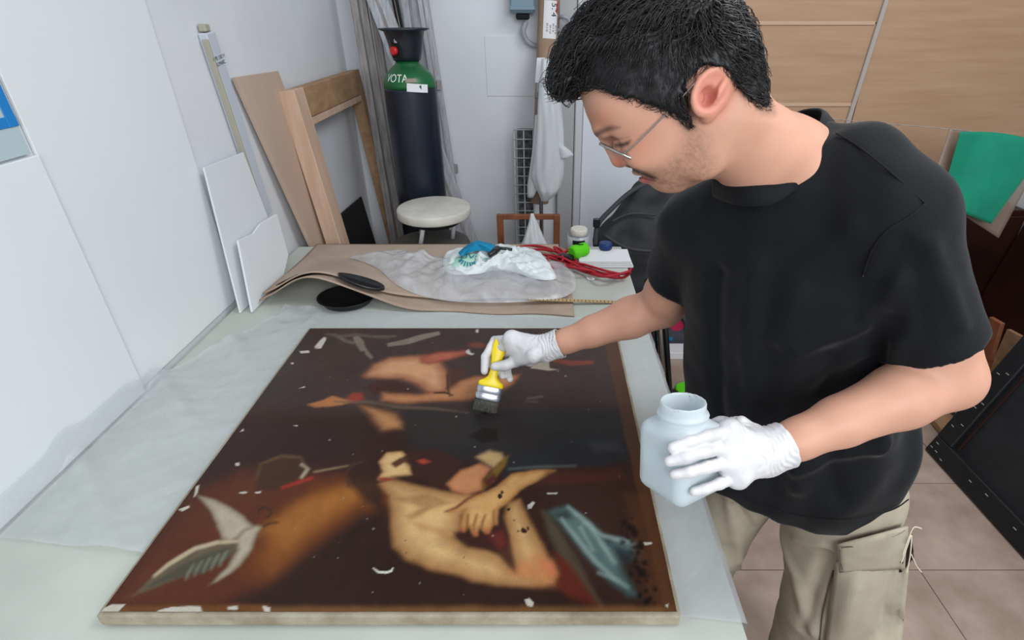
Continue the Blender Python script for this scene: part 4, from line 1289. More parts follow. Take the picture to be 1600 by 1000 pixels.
def cloth_patch(name, q, m, parent, dy, bend, n=24):
    (a, b, c, d) = q
    V = []
    for i in range(n):
        for j in range(n):
            s, t = i / (n - 1), j / (n - 1)
            u = (a[0] * (1 - s) + b[0] * s) * (1 - t) + (d[0] * (1 - s) + c[0] * s) * t
            v = (a[1] * (1 - s) + b[1] * s) * (1 - t) + (d[1] * (1 - s) + c[1] * s) * t
            v += -bend * 12 * math.sin(math.pi * s) * (1 - t)
            p = onY(u, v, dy + 0.02 * math.sin(3 * s + 1) * bend + 0.012 * math.sin(6 * s + 2 * t) - 0.05 * t)
            V.append(p)
    o = mesh_obj(name, V, grid_faces(n, n), m, parent, True)
    md = o.modifiers.new('thickness', 'SOLIDIFY'); md.thickness = 0.002
    return o


cloth_patch('clear_backing', ((1484, 200), (1640, 222), (1560, 372), (1450, 300)), M_clr, gcl, 2.34, 0)
cloth_patch('cloth', ((1500, 206), (1640, 226), (1548, 350), (1468, 318)), M_gcl, gcl, 2.28, 0.6)
_l0, _l1 = onY(1500, 203, 2.33), onY(1640, 223, 2.33)
tube('hanging_line', [(0.93, PYY - 0.012, _l0.z + 0.03), (1.15, 2.60, _l0.z + 0.01), tuple(_l0), tuple(_l1), (RX - 0.002, 2.33, _l1.z + 0.02)], 0.0016, M_grey_d, gcl, 6)

bf = thing('fabric_screen', (1.75, 1.55, 0), 'large black fabric-covered frame with pale staples leaning at the right', 'frame')
B0, B1 = onZ(1449, 702, 0.004), onZ(1600, 868, 0.004)        # bottom edge on the floor
ed = (B1 - B0).normalized()
B1 = B0 + ed * 1.25
top_dir = (onY(1600, 528, B0.y + 0.02) - B0).normalized()
out = ed.cross(top_dir).normalized()
if out.x > 0: out = -out
hgt = 1.25


def fb(s, t, k=0.0): return B0 + ed * s + top_dir * t + out * k


wdt = 0.085
for nm, a0, a1, sd in (('bottom', fb(0, wdt / 2), fb(1.25, wdt / 2), top_dir), ('top', fb(0, hgt - wdt / 2), fb(1.25, hgt - wdt / 2), top_dir),
                       ('far', fb(wdt / 2, wdt), fb(wdt / 2, hgt - wdt), ed), ('near', fb(1.25 - wdt / 2, wdt), fb(1.25 - wdt / 2, hgt - wdt), ed)):
    bar('frame_bar', a0, a1, wdt, 0.03, sd, M_black, bf, 0.004)
M_fab = mat('black_fabric_panel', (24, 25, 28), 0.7, 0.3, rgb2=(38, 38, 41), vscale=6, bump=.3, bscale=12)
prism('fabric_panel', [fb(.06, .06, -0.006), fb(1.19, .06, -0.006), fb(1.19, hgt - .06, -0.006), fb(.06, hgt - .06, -0.006)], -out * 0.004, M_fab, bf)
bar('inner_strip', fb(0.11, 0.10, .004), fb(0.11, 0.62, .004), 0.008, 0.006, ed, M_brown, bf, 0.001)
M_staple = mat('staple', (178, 180, 184), 0.35, 0.5, metal=.6)
for (s, t) in ((0.02, .03), (.03, .06), (.05, .03), (.09, .02), (.24, .05), (.32, .06), (.47, .05), (.60, .03), (.55, .065), (.03, .16), (.06, .19), (.035, .30), (.065, .31), (.05, .28), (.03, .44), (.06, .46), (.05, .58), (.72, .05), (.80, .03)):
    box('staple', fb(s, t, 0.0162), (0.004, 0.014, 0.003), M_staple, bf, 0.0006)

for (p, q, w, m, lb_) in ((onZ(1458, 640, 0.02), onZ(1500, 690, 0.02), 0.10, M_wood_d, 'brown plank lying on the floor behind the black frame'),
                          (onZ(1478, 618, 0.04), onZ(1540, 672, 0.04), 0.07, M_ply2, 'pale offcut lying beside the brown plank behind the black frame')):
    tag(bar('wood_plank', p + Vector((0, 0, 0)), q, 0.018 * 1.6, w, (0, 0, 1), m, None, 0.002), lb_, 'plank', 'planks behind the black frame')
pl0 = onZ(1500, 640, 0.0); 
for (ua, va, ub, vb, yy, m, w, lb_) in ((1510, 640, 1558, 500, 2.24, M_orange, 0.07, 'dark tan plank leaning behind the man\'s elbow'), (1524, 640, 1588, 520, 2.12, M_wood_d, 0.08, 'light tan plank leaning nearest the black frame')):
    b_ = onZ(ua, va + 20, 0.01); t_ = onY(ub, vb, b_.y + 0.05)
    dv = (t_ - b_).normalized()
    tag(bar('wood_plank', b_, t_, w, 0.02, (0, 1, 0.2), m, None, 0.002), lb_, 'plank', 'planks leaning at the right')
# ================================================================== the man: implicit surfaces meshed with surface nets
class Field:
    def __init__(self, lo, hi, h):
        self.lo = np.array(lo, float); self.h = h
        self.n = np.ceil((np.array(hi) - self.lo) / h).astype(int) + 1
        self.F = np.full(self.n, 0.5, np.float32)
        self.ax = [(self.lo[i] + h * np.arange(self.n[i])).astype(np.float32) for i in range(3)]

    def sl(self, lo, hi):
        a = np.clip(np.floor((np.array(lo) - self.lo) / self.h).astype(int), 0, self.n)
        b = np.clip(np.ceil((np.array(hi) - self.lo) / self.h).astype(int) + 1, 0, self.n)
        return tuple(slice(x, y) for x, y in zip(a, b))

    def co(self, s):
        return self.ax[0][s[0]][:, None, None], self.ax[1][s[1]][None, :, None], self.ax[2][s[2]][None, None, :]

    def put(self, fn, lo=None, hi=None, k=0.02, mode='u'):
        s = self.sl(self.lo if lo is None else np.array(lo) - 2 * k - .02, self.lo + self.n * self.h if hi is None else np.array(hi) + 2 * k + .02)
        a = self.F[s]
        if a.size == 0: return
        b = fn(*self.co(s)).astype(np.float32)
        if mode == 'u':
            h = np.clip(0.5 + 0.5 * (a - b) / k, 0, 1)
            self.F[s] = a * (1 - h) + b * h - k * h * (1 - h)
        else:                                   # carve b out of a
            b = -b
            h = np.clip(0.5 - 0.5 * (a - b) / k, 0, 1)
            self.F[s] = a * (1 - h) + b * h + k * h * (1 - h)

    def cone(self, p, q, r1, r2, k=0.02, mode='u'):
        p, q = np.array(p, float), np.array(q, float)
        d = q - p; dd = d @ d
        r = max(r1, r2)

        def fn(x, y, z):
            t = np.clip(((x - p[0]) * d[0] + (y - p[1]) * d[1] + (z - p[2]) * d[2]) / dd, 0, 1)
            return np.sqrt((x - p[0] - t * d[0]) ** 2 + (y - p[1] - t * d[1]) ** 2 + (z - p[2] - t * d[2]) ** 2) - (r1 + (r2 - r1) * t)
        self.put(fn, np.minimum(p, q) - r, np.maximum(p, q) + r, k, mode)

    def chain(self, pts, rs, k=0.012):
        for i in range(len(pts) - 1):
            self.cone(pts[i], pts[i + 1], rs[i], rs[i + 1], k)

    def ell(self, c, r, axes=None, k=0.02, mode='u'):
        c = np.array(c, float); r = np.array(r, float)
        A = np.eye(3) if axes is None else np.array([list(v) for v in axes], float)

        def fn(x, y, z):
            X, Y, Z = x - c[0], y - c[1], z - c[2]
            q = [(A[i][0] * X + A[i][1] * Y + A[i][2] * Z) / r[i] for i in range(3)]
            k0 = np.sqrt(q[0] ** 2 + q[1] ** 2 + q[2] ** 2)
            k1 = np.sqrt((q[0] / r[0]) ** 2 + (q[1] / r[1]) ** 2 + (q[2] / r[2]) ** 2) + 1e-6
            return k0 * (k0 - 1) / k1
        self.put(fn, c - r.max(), c + r.max(), k, mode)

    def rbox(self, c, hs, axes, rad, k=0.01, mode='u'):
        c = np.array(c, float); A = np.array([list(v) for v in axes], float)

        def fn(x, y, z):
            X, Y, Z = x - c[0], y - c[1], z - c[2]
            q = [np.abs(A[i][0] * X + A[i][1] * Y + A[i][2] * Z) - (hs[i] - rad) for i in range(3)]
            o = np.sqrt(np.maximum(q[0], 0) ** 2 + np.maximum(q[1], 0) ** 2 + np.maximum(q[2], 0) ** 2)
            return o + np.minimum(np.maximum(q[0], np.maximum(q[1], q[2])), 0) - rad
        m = max(hs) * 1.75
        self.put(fn, c - m, c + m, k, mode)

    def plane(self, p, n, k=0.004):
        """keep the side the normal points away from"""
        n = np.array(n, float); n /= np.linalg.norm(n); p = np.array(p, float)
        self.put(lambda x, y, z: -((x - p[0]) * n[0] + (y - p[1]) * n[1] + (z - p[2]) * n[2]), None, None, k, 's')

    def mesh(self):
        F = self.F; n = F.shape
        ins = F < 0
        c = np.zeros(tuple(k - 1 for k in n), np.int8)
        for dx in (0, 1):
            for dy in (0, 1):
                for dz in (0, 1):
                    c += ins[dx:n[0] - 1 + dx, dy:n[1] - 1 + dy, dz:n[2] - 1 + dz]
        act = (c > 0) & (c < 8)
        I = np.argwhere(act)
        vid = np.full(act.shape, -1, np.int32); vid[act] = np.arange(len(I))
        corners = np.array([(i, j, k) for i in (0, 1) for j in (0, 1) for k in (0, 1)])
        vals = np.stack([F[I[:, 0] + o[0], I[:, 1] + o[1], I[:, 2] + o[2]] for o in corners], 1)
        acc = np.zeros((len(I), 3)); cnt = np.zeros(len(I))
        for a in range(8):
            for b in range(a + 1, 8):
                if np.abs(corners[a] - corners[b]).sum() != 1: continue
                va, vb = vals[:, a], vals[:, b]
                m = (va < 0) != (vb < 0)
                t = np.where(m, va / np.where(m, va - vb, 1), 0)[:, None]
                acc += np.where(m[:, None], corners[a] + t * (corners[b] - corners[a]), 0); cnt += m
        V = self.lo + self.h * (I + acc / cnt[:, None])
        Q = []
        for axis in range(3):
            sl0 = [slice(None)] * 3; sl1 = [slice(None)] * 3
            sl0[axis] = slice(0, n[axis] - 1); sl1[axis] = slice(1, n[axis])
            a, b = ins[tuple(sl0)], ins[tuple(sl1)]
            E = np.argwhere(a != b)
            u, v = [(1, 2), (2, 0), (0, 1)][axis]
            ok = (E[:, u] > 0) & (E[:, v] > 0) & (E[:, u] < n[u] - 1) & (E[:, v] < n[v] - 1)
            E = E[ok]
            flip = a[E[:, 0], E[:, 1], E[:, 2]]
            du = np.zeros(3, int); du[u] = 1; dv = np.zeros(3, int); dv[v] = 1
            g = lambda o: vid[o[:, 0], o[:, 1], o[:, 2]]
            q = np.stack([g(E - du - dv), g(E - dv), g(E), g(E - du)], 1)
            q[~flip] = q[~flip][:, ::-1]
            Q.append(q)
        Q = np.concatenate(Q)
        return V, Q[(Q >= 0).all(1)]


def relax(V, Q, it=2, lam=0.5):
    E = np.concatenate([Q[:, [0, 1]], Q[:, [1, 2]], Q[:, [2, 3]], Q[:, [3, 0]]])
    E = np.concatenate([E, E[:, ::-1]])
    deg = np.bincount(E[:, 0], minlength=len(V)).astype(float) + 1e-9
    for _ in range(it):
        m = np.stack([np.bincount(E[:, 0], weights=V[E[:, 1], i], minlength=len(V)) for i in range(3)], 1) / deg[:, None]
        V = V + lam * (m - V)
    return V


def normals(V, Q):
    n = np.cross(V[Q[:, 2]] - V[Q[:, 0]], V[Q[:, 3]] - V[Q[:, 1]])
    out = np.stack([np.bincount(Q.ravel(), weights=np.repeat(n[:, i], 4), minlength=len(V)) for i in range(3)], 1)
    return out / (np.linalg.norm(out, axis=1, keepdims=True) + 1e-12)


def vnoise(V, f, seed=0.0):
    return np.array([mnoise.noise((p[0] * f + seed, p[1] * f - seed, p[2] * f + 2 * seed)) for p in V])


man = thing('person', (0.60, 0.90, 0.0), 'man in a black t-shirt, beige cargo trousers and white gloves bending over the painting', 'person')

# ---- joints (from the photograph, each at its own depth)
Ls, Rs = P(1394, 335, 0.770), P(1090, 352, 1.02)
Le, Re = P(1482, 588, 0.825), P(1036, 478, 1.235)
Lw, Rw = P(1206, 703, 0.800), P(862, 541, 1.300)
Nb = P(1222, 258, 0.850)                 # neck base
HC = P(1058, 135, 0.756)                 # middle of the head
Lax = (Ls - Rs); Lax.z = 0; Lax.normalize()
Fax = Vector((0, 0, 1)).cross(Lax); Fax = -Fax if Fax.x > 0 else Fax
hd = (HC - CAMV).normalized()
hN = -hd
hR = (Vector((1, 0, 0)) - hd * hd.x).normalized()
hU = hN.cross(hR); hU = -hU if hU.z < 0 else hU


def hp2(u, v):
    d = ray(u, v)
    p = CAMV + d * ((HC - CAMV).dot(hd) / d.dot(hd))
    q = p - HC
    return (q.dot(hR), q.dot(hU))


def H3(u, v, c=0.0):
    """point of the head's middle plane seen at (u, v), moved c metres towards the left ear"""
    a, b = hp2(u, v)
    return HC + hR * a + hU * b + hN * c


face2d = [hp2(*p) for p in ((909, 148), (917, 176), (927, 200), (941, 213), (957, 228), (972, 246), (985, 258), (995, 266), (1001, 273), (1009, 280), (1022, 286), (1040, 293), (1060, 296), (1084, 289), (1106, 277), (1130, 262), (1165, 235), (1192, 190), (1190, 150), (1182, 100), (1160, 50), (1110, 15), (1050, 0), (990, 8), (940, 40), (912, 90), (905, 120))]
hair2d = [hp2(*p) for p in ((876, 150), (868, 130), (874, 104), (886, 74), (904, 44), (935, 12), (980, -20), (1050, -36), (1110, -26), (1150, 15), (1175, 60), (1190, 108), (1197, 150), (1196, 166), (1184, 166), (1168, 156), (1150, 140), (1142, 122), (1125, 108), (1096, 106), (1076, 120), (1066, 140), (1064, 156), (1074, 176), (1080, 192), (1068, 184), (1050, 172), (1022, 163), (985, 150), (950, 138), (925, 133), (908, 146), (890, 152))]
# lookup of the outline distance on a 2D raster
_ga = np.linspace(-0.24, 0.24, 321); _gb = np.linspace(-0.24, 0.24, 321)
_A, _B = np.meshgrid(_ga, _gb, indexing='ij')


def raster(poly): return poly_sdf(_A, _B, poly).astype(np.float32)


def sample(T, a, b):
    i = np.clip((a + 0.24) / 0.48 * 320, 0, 319.99); j = np.clip((b + 0.24) / 0.48 * 320, 0, 319.99)
    i0 = i.astype(int); j0 = j.astype(int); fi = i - i0; fj = j - j0
    return T[i0, j0] * (1 - fi) * (1 - fj) + T[i0 + 1, j0] * fi * (1 - fj) + T[i0, j0 + 1] * (1 - fi) * fj + T[i0 + 1, j0 + 1] * fi * fj


T_face = raster(face2d); T_hair0 = raster(hair2d)
T_hair = (T_hair0 + 0.0035 * np.sin(_A * 330 + 2.0 * np.sin(_B * 260)) * np.sin(_B * 410 + 1.5 * np.sin(_A * 190))).astype(np.float32)
hDown = (Vector((hp2(1052, 290))) - Vector(hp2(960, 110))).normalized()      # brow-to-chin direction in the head plane


def to_head(x, y, z):
    X, Y, Z = x - HC.x, y - HC.y, z - HC.z
    return (X * hR.x + Y * hR.y + Z * hR.z, X * hU.x + Y * hU.y + Z * hU.z, X * hN.x + Y * hN.y + Z * hN.z)


def head_fn(T, R_, W0, W1, pw=2.3):
    def fn(x, y, z):
        a, b, c = to_head(x, y, z)
        d2 = sample(T, a, b)
        dn = a * hDown.x + b * hDown.y
        W = W0 + (W1 - W0) * np.clip((dn - 0.01) / 0.12, 0, 1)
        e = np.maximum(R_ + d2, 0)
        return (e ** pw + (np.abs(c) * R_ / W) ** pw) ** (1 / pw) - R_
    return fn


SK = (200, 149, 126)
h = 0.0023
hf = Field(HC - Vector((0.21, 0.14, 0.19)), HC + Vector((0.26, 0.16, 0.15)), h)
hf.put(head_fn(T_face, 0.080, 0.080, 0.056), None, None, 0.001)
hf.cone(H3(1128, 190), H3(1152, 220) * .5 + Nb * .5, 0.060, 0.060, 0.03)
hf.cone(H3(1152, 220) * .5 + Nb * .5, Nb, 0.060, 0.066, 0.03)
hf.cone(Nb, (Nb * .45 + Ls * .55), 0.058, 0.055, 0.04)
hf.cone(Nb, (Nb * .45 + Rs * .55), 0.058, 0.055, 0.04)
hf.cone(H3(1118, 200, 0.035), Nb + Vector((-0.025, -0.02, -0.03)), 0.018, 0.016, 0.025)   # neck muscle
for sgn in (1, -1):
    hf.ell(H3(962, 222, 0.034 * sgn), (0.020, 0.013, 0.017), (hR, hU, hN), 0.014, 's')     # eye socket
    hf.ell(H3(975, 222, 0.031 * sgn), (0.0135, 0.0135, 0.0135), None, 0.005)               # lidded eye
    hf.ell(H3(946, 203, 0.028 * sgn), (0.012, 0.009, 0.022), (hR, hU, hN), 0.012)          # brow
    hf.ell(H3(1008, 236, 0.050 * sgn), (0.024, 0.020, 0.014), (hR, hU, hN), 0.02)          # cheekbone
    hf.ell(H3(983, 252, 0.0125 * sgn), (0.0085, 0.0075, 0.0085), (hR, hU, hN), 0.006)      # nostril wing
    hf.ell(H3(1098, 240, 0.045 * sgn), (0.026, 0.030, 0.016), (hR, hU, hN), 0.022)         # jaw
    hf.ell(H3(984, 262, 0.007 * sgn), (0.004, 0.0035, 0.004), (hR, hU, hN), 0.003, 's')
hf.cone(H3(944, 213), H3(966, 247), 0.0085, 0.0112, 0.010)
hf.ell(H3(969, 249), (0.0125, 0.0115, 0.012), (hR, hU, hN), 0.006)
hf.ell(H3(996, 268), (0.0085, 0.0050, 0.021), (hR, hU, hN), 0.005)                        # lips
hf.ell(H3(1007, 279), (0.0090, 0.0060, 0.019), (hR, hU, hN), 0.004)
hf.cone(H3(1002, 275, -0.021), H3(1002, 275, 0.021), 0.0022, 0.0022, 0.003, 's')
hf.ell(H3(1044, 284), (0.022, 0.014, 0.020), (hR, hU, hN), 0.018)                          # chin
# ears
for sgn in (1, -1):
    ec = 0.072 * sgn
    ea = (hR * math.cos(1.15) + hU * math.sin(1.15)); eb_ = (-hR * math.sin(1.15) + hU * math.cos(1.15))
    tip_out = (hN * sgn * 0.9 + hR * 0.42).normalized()
    hf.ell(H3(1107, 143, ec + 0.010 * sgn), (0.0320, 0.0245, 0.0100), (ea, eb_, tip_out), 0.005)
    hf.ell(H3(1102, 174, ec + 0.005 * sgn), (0.012, 0.010, 0.0065), (ea, eb_, hN), 0.006)
    hf.ell(H3(1106, 142, ec + 0.0225 * sgn), (0.0275, 0.0195, 0.0110), (ea, eb_, tip_out), 0.0025, 's')      # inside of the rim
    hf.ell(H3(1119, 141, ec + 0.0095 * sgn), (0.0190, 0.0055, 0.0070), (ea, eb_, tip_out), 0.004)
    hf.ell(H3(1098, 128, ec + 0.0085 * sgn), (0.0050, 0.0140, 0.0060), (ea, eb_, tip_out), 0.004)           # inner fold
    hf.ell(H3(1101, 149, ec + 0.0160 * sgn), (0.0135, 0.0100, 0.0130), (ea, eb_, hN), 0.0025, 's')          # hollow
    hf.ell(H3(1090, 154, ec + 0.010 * sgn), (0.0075, 0.0050, 0.0065), (ea, eb_, hN), 0.003)
cutc = Nb + Vector((0.02, 0, -0.015))
hf.plane(cutc, (0.25, 0.05, -1))
HV, HQ = hf.mesh()
HV = relax(HV, HQ, 2, 0.5)

# arms, trunk and legs under the clothes: the same body
bf_ = Field((-0.02, 0.45, 0.0), (1.02, 1.32, 1.56), 0.0062)
Lsi, Rsi = Ls + Vector((-0.01, 0.01, -0.02)), Rs + Vector((0, 0, -0.02))
bf_.cone(Rsi, Lsi, 0.055, 0.055, 0.03)
bf_.ell(Vector((0.44, 0.87, 1.24)), (0.15, 0.10, 0.20), (Lax, Fax, (0, 0, 1)), 0.05)
bf_.ell(Vector((0.55, 0.89, 1.00)), (0.14, 0.105, 0.20), (Lax, Fax, (0, 0, 1)), 0.05)
bf_.cone(Nb, Vector((0.42, 0.87, 1.35)), 0.055, 0.07, 0.03)


def arm(S, E, W, f):
    f.cone(S, S.lerp(E, .60), 0.046, 0.047, 0.02)
    f.cone(S.lerp(E, .6), S.lerp(E, .8), 0.047, 0.052, 0.02)
    f.cone(S.lerp(E, .8), E, 0.052, 0.047, 0.02)
    m = E.lerp(W, .28)
    f.cone(E, m, 0.047, 0.047, 0.015)
    f.cone(m, E.lerp(W, .62), 0.047, 0.037, 0.015)
    f.cone(E.lerp(W, .62), E.lerp(W, .85), 0.037, 0.030, 0.012)
    f.cone(E.lerp(W, .85), W, 0.030, 0.028, 0.012)
    f.cone(E + (E - S).normalized() * .012, E.lerp(W, .1), 0.036, 0.034, 0.015)


arm(Lsi, Le, Lw, bf_); arm(Rsi, Re, Rw, bf_)
Hl, Kl, Al = Vector((0.655, 0.83, 0.84)), Vector((0.675, 0.80, 0.47)), Vector((0.70, 0.85, 0.09))
Hr, Kr, Ar = Vector((0.50, 0.97, 0.84)), Vector((0.465, 1.00, 0.46)), Vector((0.475, 1.06, 0.09))
for Hh, K_, A_ in ((Hl, Kl, Al), (Hr, Kr, Ar)):
    bf_.cone(Hh, K_, 0.075, 0.052, 0.03); bf_.cone(K_, A_, 0.050, 0.036, 0.02)
    bf_.cone(A_, A_ + Fax * 0.10 + Vector((0, 0, -.04)), 0.036, 0.026, 0.02)
bf_.plane(cutc + Vector((0, 0, 0.012)), (-0.25, -0.05, 1))
BV, BQ = bf_.mesh()
BV = relax(BV, BQ, 3, 0.5)
AV = np.concatenate([HV, BV]); AQ = np.concatenate([HQ, BQ + len(HV)])

# ---- skin colour: flush, lips, brows, stubble, lashes, plus painted face shade
hc_a, hc_b, hc_c = to_head(AV[:, 0], AV[:, 1], AV[:, 2])
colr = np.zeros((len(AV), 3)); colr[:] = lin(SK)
nz = vnoise(AV, 35, 1.3); nf = vnoise(AV, 400, 2.7); nm = vnoise(AV, 140, 5.1)
colr *= (1 + 0.06 * nz)[:, None]
is_head = np.arange(len(AV)) < len(HV)


def blob(u, v, ru, rv, rot, rgb, amt, side=None, soft=0.6):
    a0, b0 = hp2(u, v)
    s_ = 0.00089
    da, db = hc_a - a0, hc_b - b0
    cr_, sr_ = math.cos(rot), math.sin(rot)
    x_ = (da * cr_ + db * sr_) / (ru * s_); y_ = (-da * sr_ + db * cr_) / (rv * s_)
    q = np.sqrt(x_ ** 2 + y_ ** 2)
    k_ = np.clip((1 - q) / soft, 0, 1) * amt * is_head
    if side is not None: k_ = k_ * (np.abs(hc_c) < side)
    colr[:] = colr * (1 - k_[:, None]) + np.array(lin(rgb)) * k_[:, None]


def blobn(poly, rgb, amt, soft=0.006):
    T = raster([hp2(*p) for p in poly])
    d_ = sample(T, hc_a, hc_b)
    k_ = np.clip(0.5 - d_ / soft, 0, 1) * is_head * amt
    colr[:] = colr * (1 - k_[:, None]) + np.array(lin(rgb)) * k_[:, None]


blob(1000, 225, 45, 34, 0, (192, 124, 100), 0.5, soft=.9)        # cheek: flush, with facial shade painted in
blob(940, 185, 45, 30, 0, (182, 118, 88), 0.7, soft=.9)          # forehead darkened: the face's shade put into the skin colour
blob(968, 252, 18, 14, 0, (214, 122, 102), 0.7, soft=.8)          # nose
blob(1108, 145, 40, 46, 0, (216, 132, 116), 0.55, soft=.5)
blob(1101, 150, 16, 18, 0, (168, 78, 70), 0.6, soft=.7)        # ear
stub = np.clip(0.62 + 0.35 * nm + 0.5 * nf, 0, 1)
blobn([(1005, 262), (1040, 250), (1062, 225), (1070, 185), (1086, 186), (1098, 205), (1112, 240), (1112, 276), (1085, 292), (1060, 300), (1030, 293), (1010, 284)], (128, 98, 78), stub * 0.72, 0.024)
blobn([(980, 255), (997, 256), (1014, 263), (1029, 272), (1022, 275), (1006, 270), (992, 267), (983, 263)], (46, 33, 31), 0.92, 0.005)
blobn([(996, 272), (1010, 272), (1024, 276), (1016, 283), (1004, 284), (996, 279)], (180, 96, 96), 0.9, 0.004)
blobn([(1000, 273), (1024, 275), (1026, 278), (1002, 276)], (96, 48, 46), 0.9, 0.003)
blobn([(932, 206), (944, 198), (962, 192), (976, 194), (960, 200), (944, 208), (935, 212)], (64, 48, 44), 0.85, 0.006)
blobn([(962, 221), (974, 219), (986, 214), (992, 212), (988, 220), (975, 225), (965, 226)], (52, 36, 32), 0.92, 0.004)
blobn([(962, 213), (976, 210), (990, 207), (990, 209), (975, 213), (963, 216)], (140, 92, 76), 0.7, 0.004)
blobn([(1058, 150), (1072, 150), (1084, 196), (1076, 196), (1062, 176)], (46, 38, 36), 0.75, 0.012)
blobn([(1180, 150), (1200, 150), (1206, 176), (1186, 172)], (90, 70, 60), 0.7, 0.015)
# hairline scalp
ks = np.clip(-sample(T_hair, hc_a, hc_b) / 0.006, 0, 1) * is_head
colr = colr * (1 - ks[:, None] * .9) + np.array(lin((34, 28, 27))) * ks[:, None] * .9
M_skin = mat('skin', SK, 0.52, 0.38, attr=True, sss=0.10, bump=0.08, bscale=350)
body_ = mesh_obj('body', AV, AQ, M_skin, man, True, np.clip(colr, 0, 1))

# ------------------------------------------------------------------ hair
M_hair = mat('black_hair', (17, 15, 16), 0.45, 0.3, rgb2=(9, 8, 9), vscale=120)
gf = Field(HC - Vector((0.21, 0.14, 0.09)), HC + Vector((0.17, 0.16, 0.20)), 0.003)
gf.put(head_fn(T_hair, 0.075, 0.090, 0.084), None, None, 0.001)
base_fn = head_fn(T_face, 0.080, 0.080, 0.056)
gf.put(lambda x, y, z: np.maximum(base_fn(x, y, z) - 0.0095, sample(T_hair, *to_head(x, y, z)[:2]) + 0 * to_head(x, y, z)[2]), None, None, 0.006)
# clear the face and ear side of the rounded mass so that it does not bulge below the hairline
GV, GQ = gf.mesh()
GV = relax(GV, GQ, 2, 0.5)
GN = normals(GV, GQ)
ga_, gb_, gc_ = to_head(GV[:, 0], GV[:, 1], GV[:, 2])
crown = hp2(1105, 5)
dist_c = np.sqrt((ga_ - crown[0]) ** 2 + (gb_ - crown[1]) ** 2)
topness = np.clip((gb_ - hp2(1000, 130)[1]) / 0.10, 0, 1) + np.clip((hp2(960, 0)[0] - ga_) / 0.06, 0, 1)
topness = np.clip(topness, 0.22, 1)
ang_ = np.arctan2(gb_ - crown[1], ga_ - crown[0])
w1 = vnoise(GV, 42, 3.0); w2 = vnoise(GV, 95, 7.0)
wave = np.sin(ang_ * 26 + w1 * 5) * 0.5 + w1 * 0.8 + 0.5 * w2
GV2 = GV + GN * (topness * (0.0065 * wave))[:, None]
hair = mesh_obj('hair', GV2, GQ, M_hair, man, True)
# locks: thin tapered strands following the flow from the crown
rg = np.random.default_rng(5)
SV, SF = [], []
wgt = np.where(gc_ > 0.01, 1.0, 0.35) * np.where(sample(T_face, ga_, gb_) < -.045, np.where(np.abs(gc_) > .05, 1.3, 0.1), 1.0)
idx = rg.choice(len(GV2), 11000, replace=True, p=wgt / wgt.sum())
for ii in idx:
    tp = topness[ii]
    p = Vector(GV2[ii]); n_ = Vector(GN[ii])
    if gc_[ii] < -0.085: continue
    fl = (hR * (ga_[ii] - crown[0]) + hU * (gb_[ii] - crown[1]))
    fl = fl - n_ * fl.dot(n_)
    if fl.length < 1e-4: continue
    fl.normalize()
    sd_ = n_.cross(fl)
    ln = (0.020 + 0.032 * tp) * rg.uniform(.6, 1.2)
    lift = 0.18 * tp + 0.06
    ph = rg.uniform(0, 6.28); cu = rg.uniform(0.002, 0.006) * tp + 0.0008
    m_ = 7
    pts = []
    for k in range(m_):
        t = k / (m_ - 1)
        wv = 7.0 * t + ph
        pts.append(p - n_ * 0.002 + fl * (ln * t) + n_ * (ln * lift * t - ln * (.10 + .22 * tp) * t * t) + sd_ * (cu * (math.sin(wv) - math.sin(ph)) * 1.6) + n_ * (cu * .8 * (math.cos(wv) - math.cos(ph))))
    # keep locks off the face: drop those whose tip leaves the hair outline by much
    q_ = pts[-1] - HC
    if float(sample(T_hair, np.array(q_.dot(hR)), np.array(q_.dot(hU)))) > (0.010 if tp > .5 else 0.006): continue
    r_ = 0.0010 if tp > .4 else 0.0007
    v_, f_ = tube_geo(pts, [r_ * (1 - .75 * k / (m_ - 1)) for k in range(m_)], 3, False)
    o_ = len(SV)
    SV += v_; SF += [tuple(i + o_ for i in f) for f in f_]
M_lock = mat('black_hair_lock', (30, 28, 29), 0.36, 0.45)
lk = mesh_obj('hair_locks', [tuple(v) for v in SV], SF, M_lock, hair, True)
lk['kind'] = 'stuff'

# ------------------------------------------------------------------ glasses
gl = _link('glasses', None, H3(975, 232), man)
M_gold = mat('glasses_metal', (176, 172, 168), 0.25, 0.5, metal=0.9)
M_lens = bpy.data.materials.new('lens_glass'); M_lens.use_nodes = True
_n = M_lens.node_tree
_t = _n.nodes.new('ShaderNodeBsdfTransparent'); _g = _n.nodes.new('ShaderNodeBsdfGlossy'); _g.inputs['Roughness'].default_value = 0.05
_m = _n.nodes.new('ShaderNodeMixShader'); _m.inputs[0].default_value = 0.10
_n.links.new(_t.outputs[0], _m.inputs[1]); _n.links.new(_g.outputs[0], _m.inputs[2]); _n.links.new(_m.outputs[0], _n.nodes['Material Output'].inputs[0])


def lens(pa_, pb_, c, label):
    A_, B_ = H3(*pa_, c), H3(*pb_, c)
    cen = (A_ + B_) / 2; va = (B_ - A_) / 2
    vb_ = (hN * 1.0 + hR * 0.42 - hU * 0.05).normalized() * 0.024
    ring_ = [cen + va * math.cos(t) + vb_ * math.sin(t) for t in np.linspace(0, 2 * math.pi, 37)[:-1]]
    r = tube('rim', ring_, 0.0022, M_gold, gl, 8, True)
    nrm_ = va.cross(vb_).normalized() * 0.0004
    V_ = [p + nrm_ for p in ring_] + [p - nrm_ for p in ring_]
    mesh_obj('lens', V_, [tuple(range(36)), tuple(range(36, 72))[::-1]], M_lens, r)
    return cen, vb_


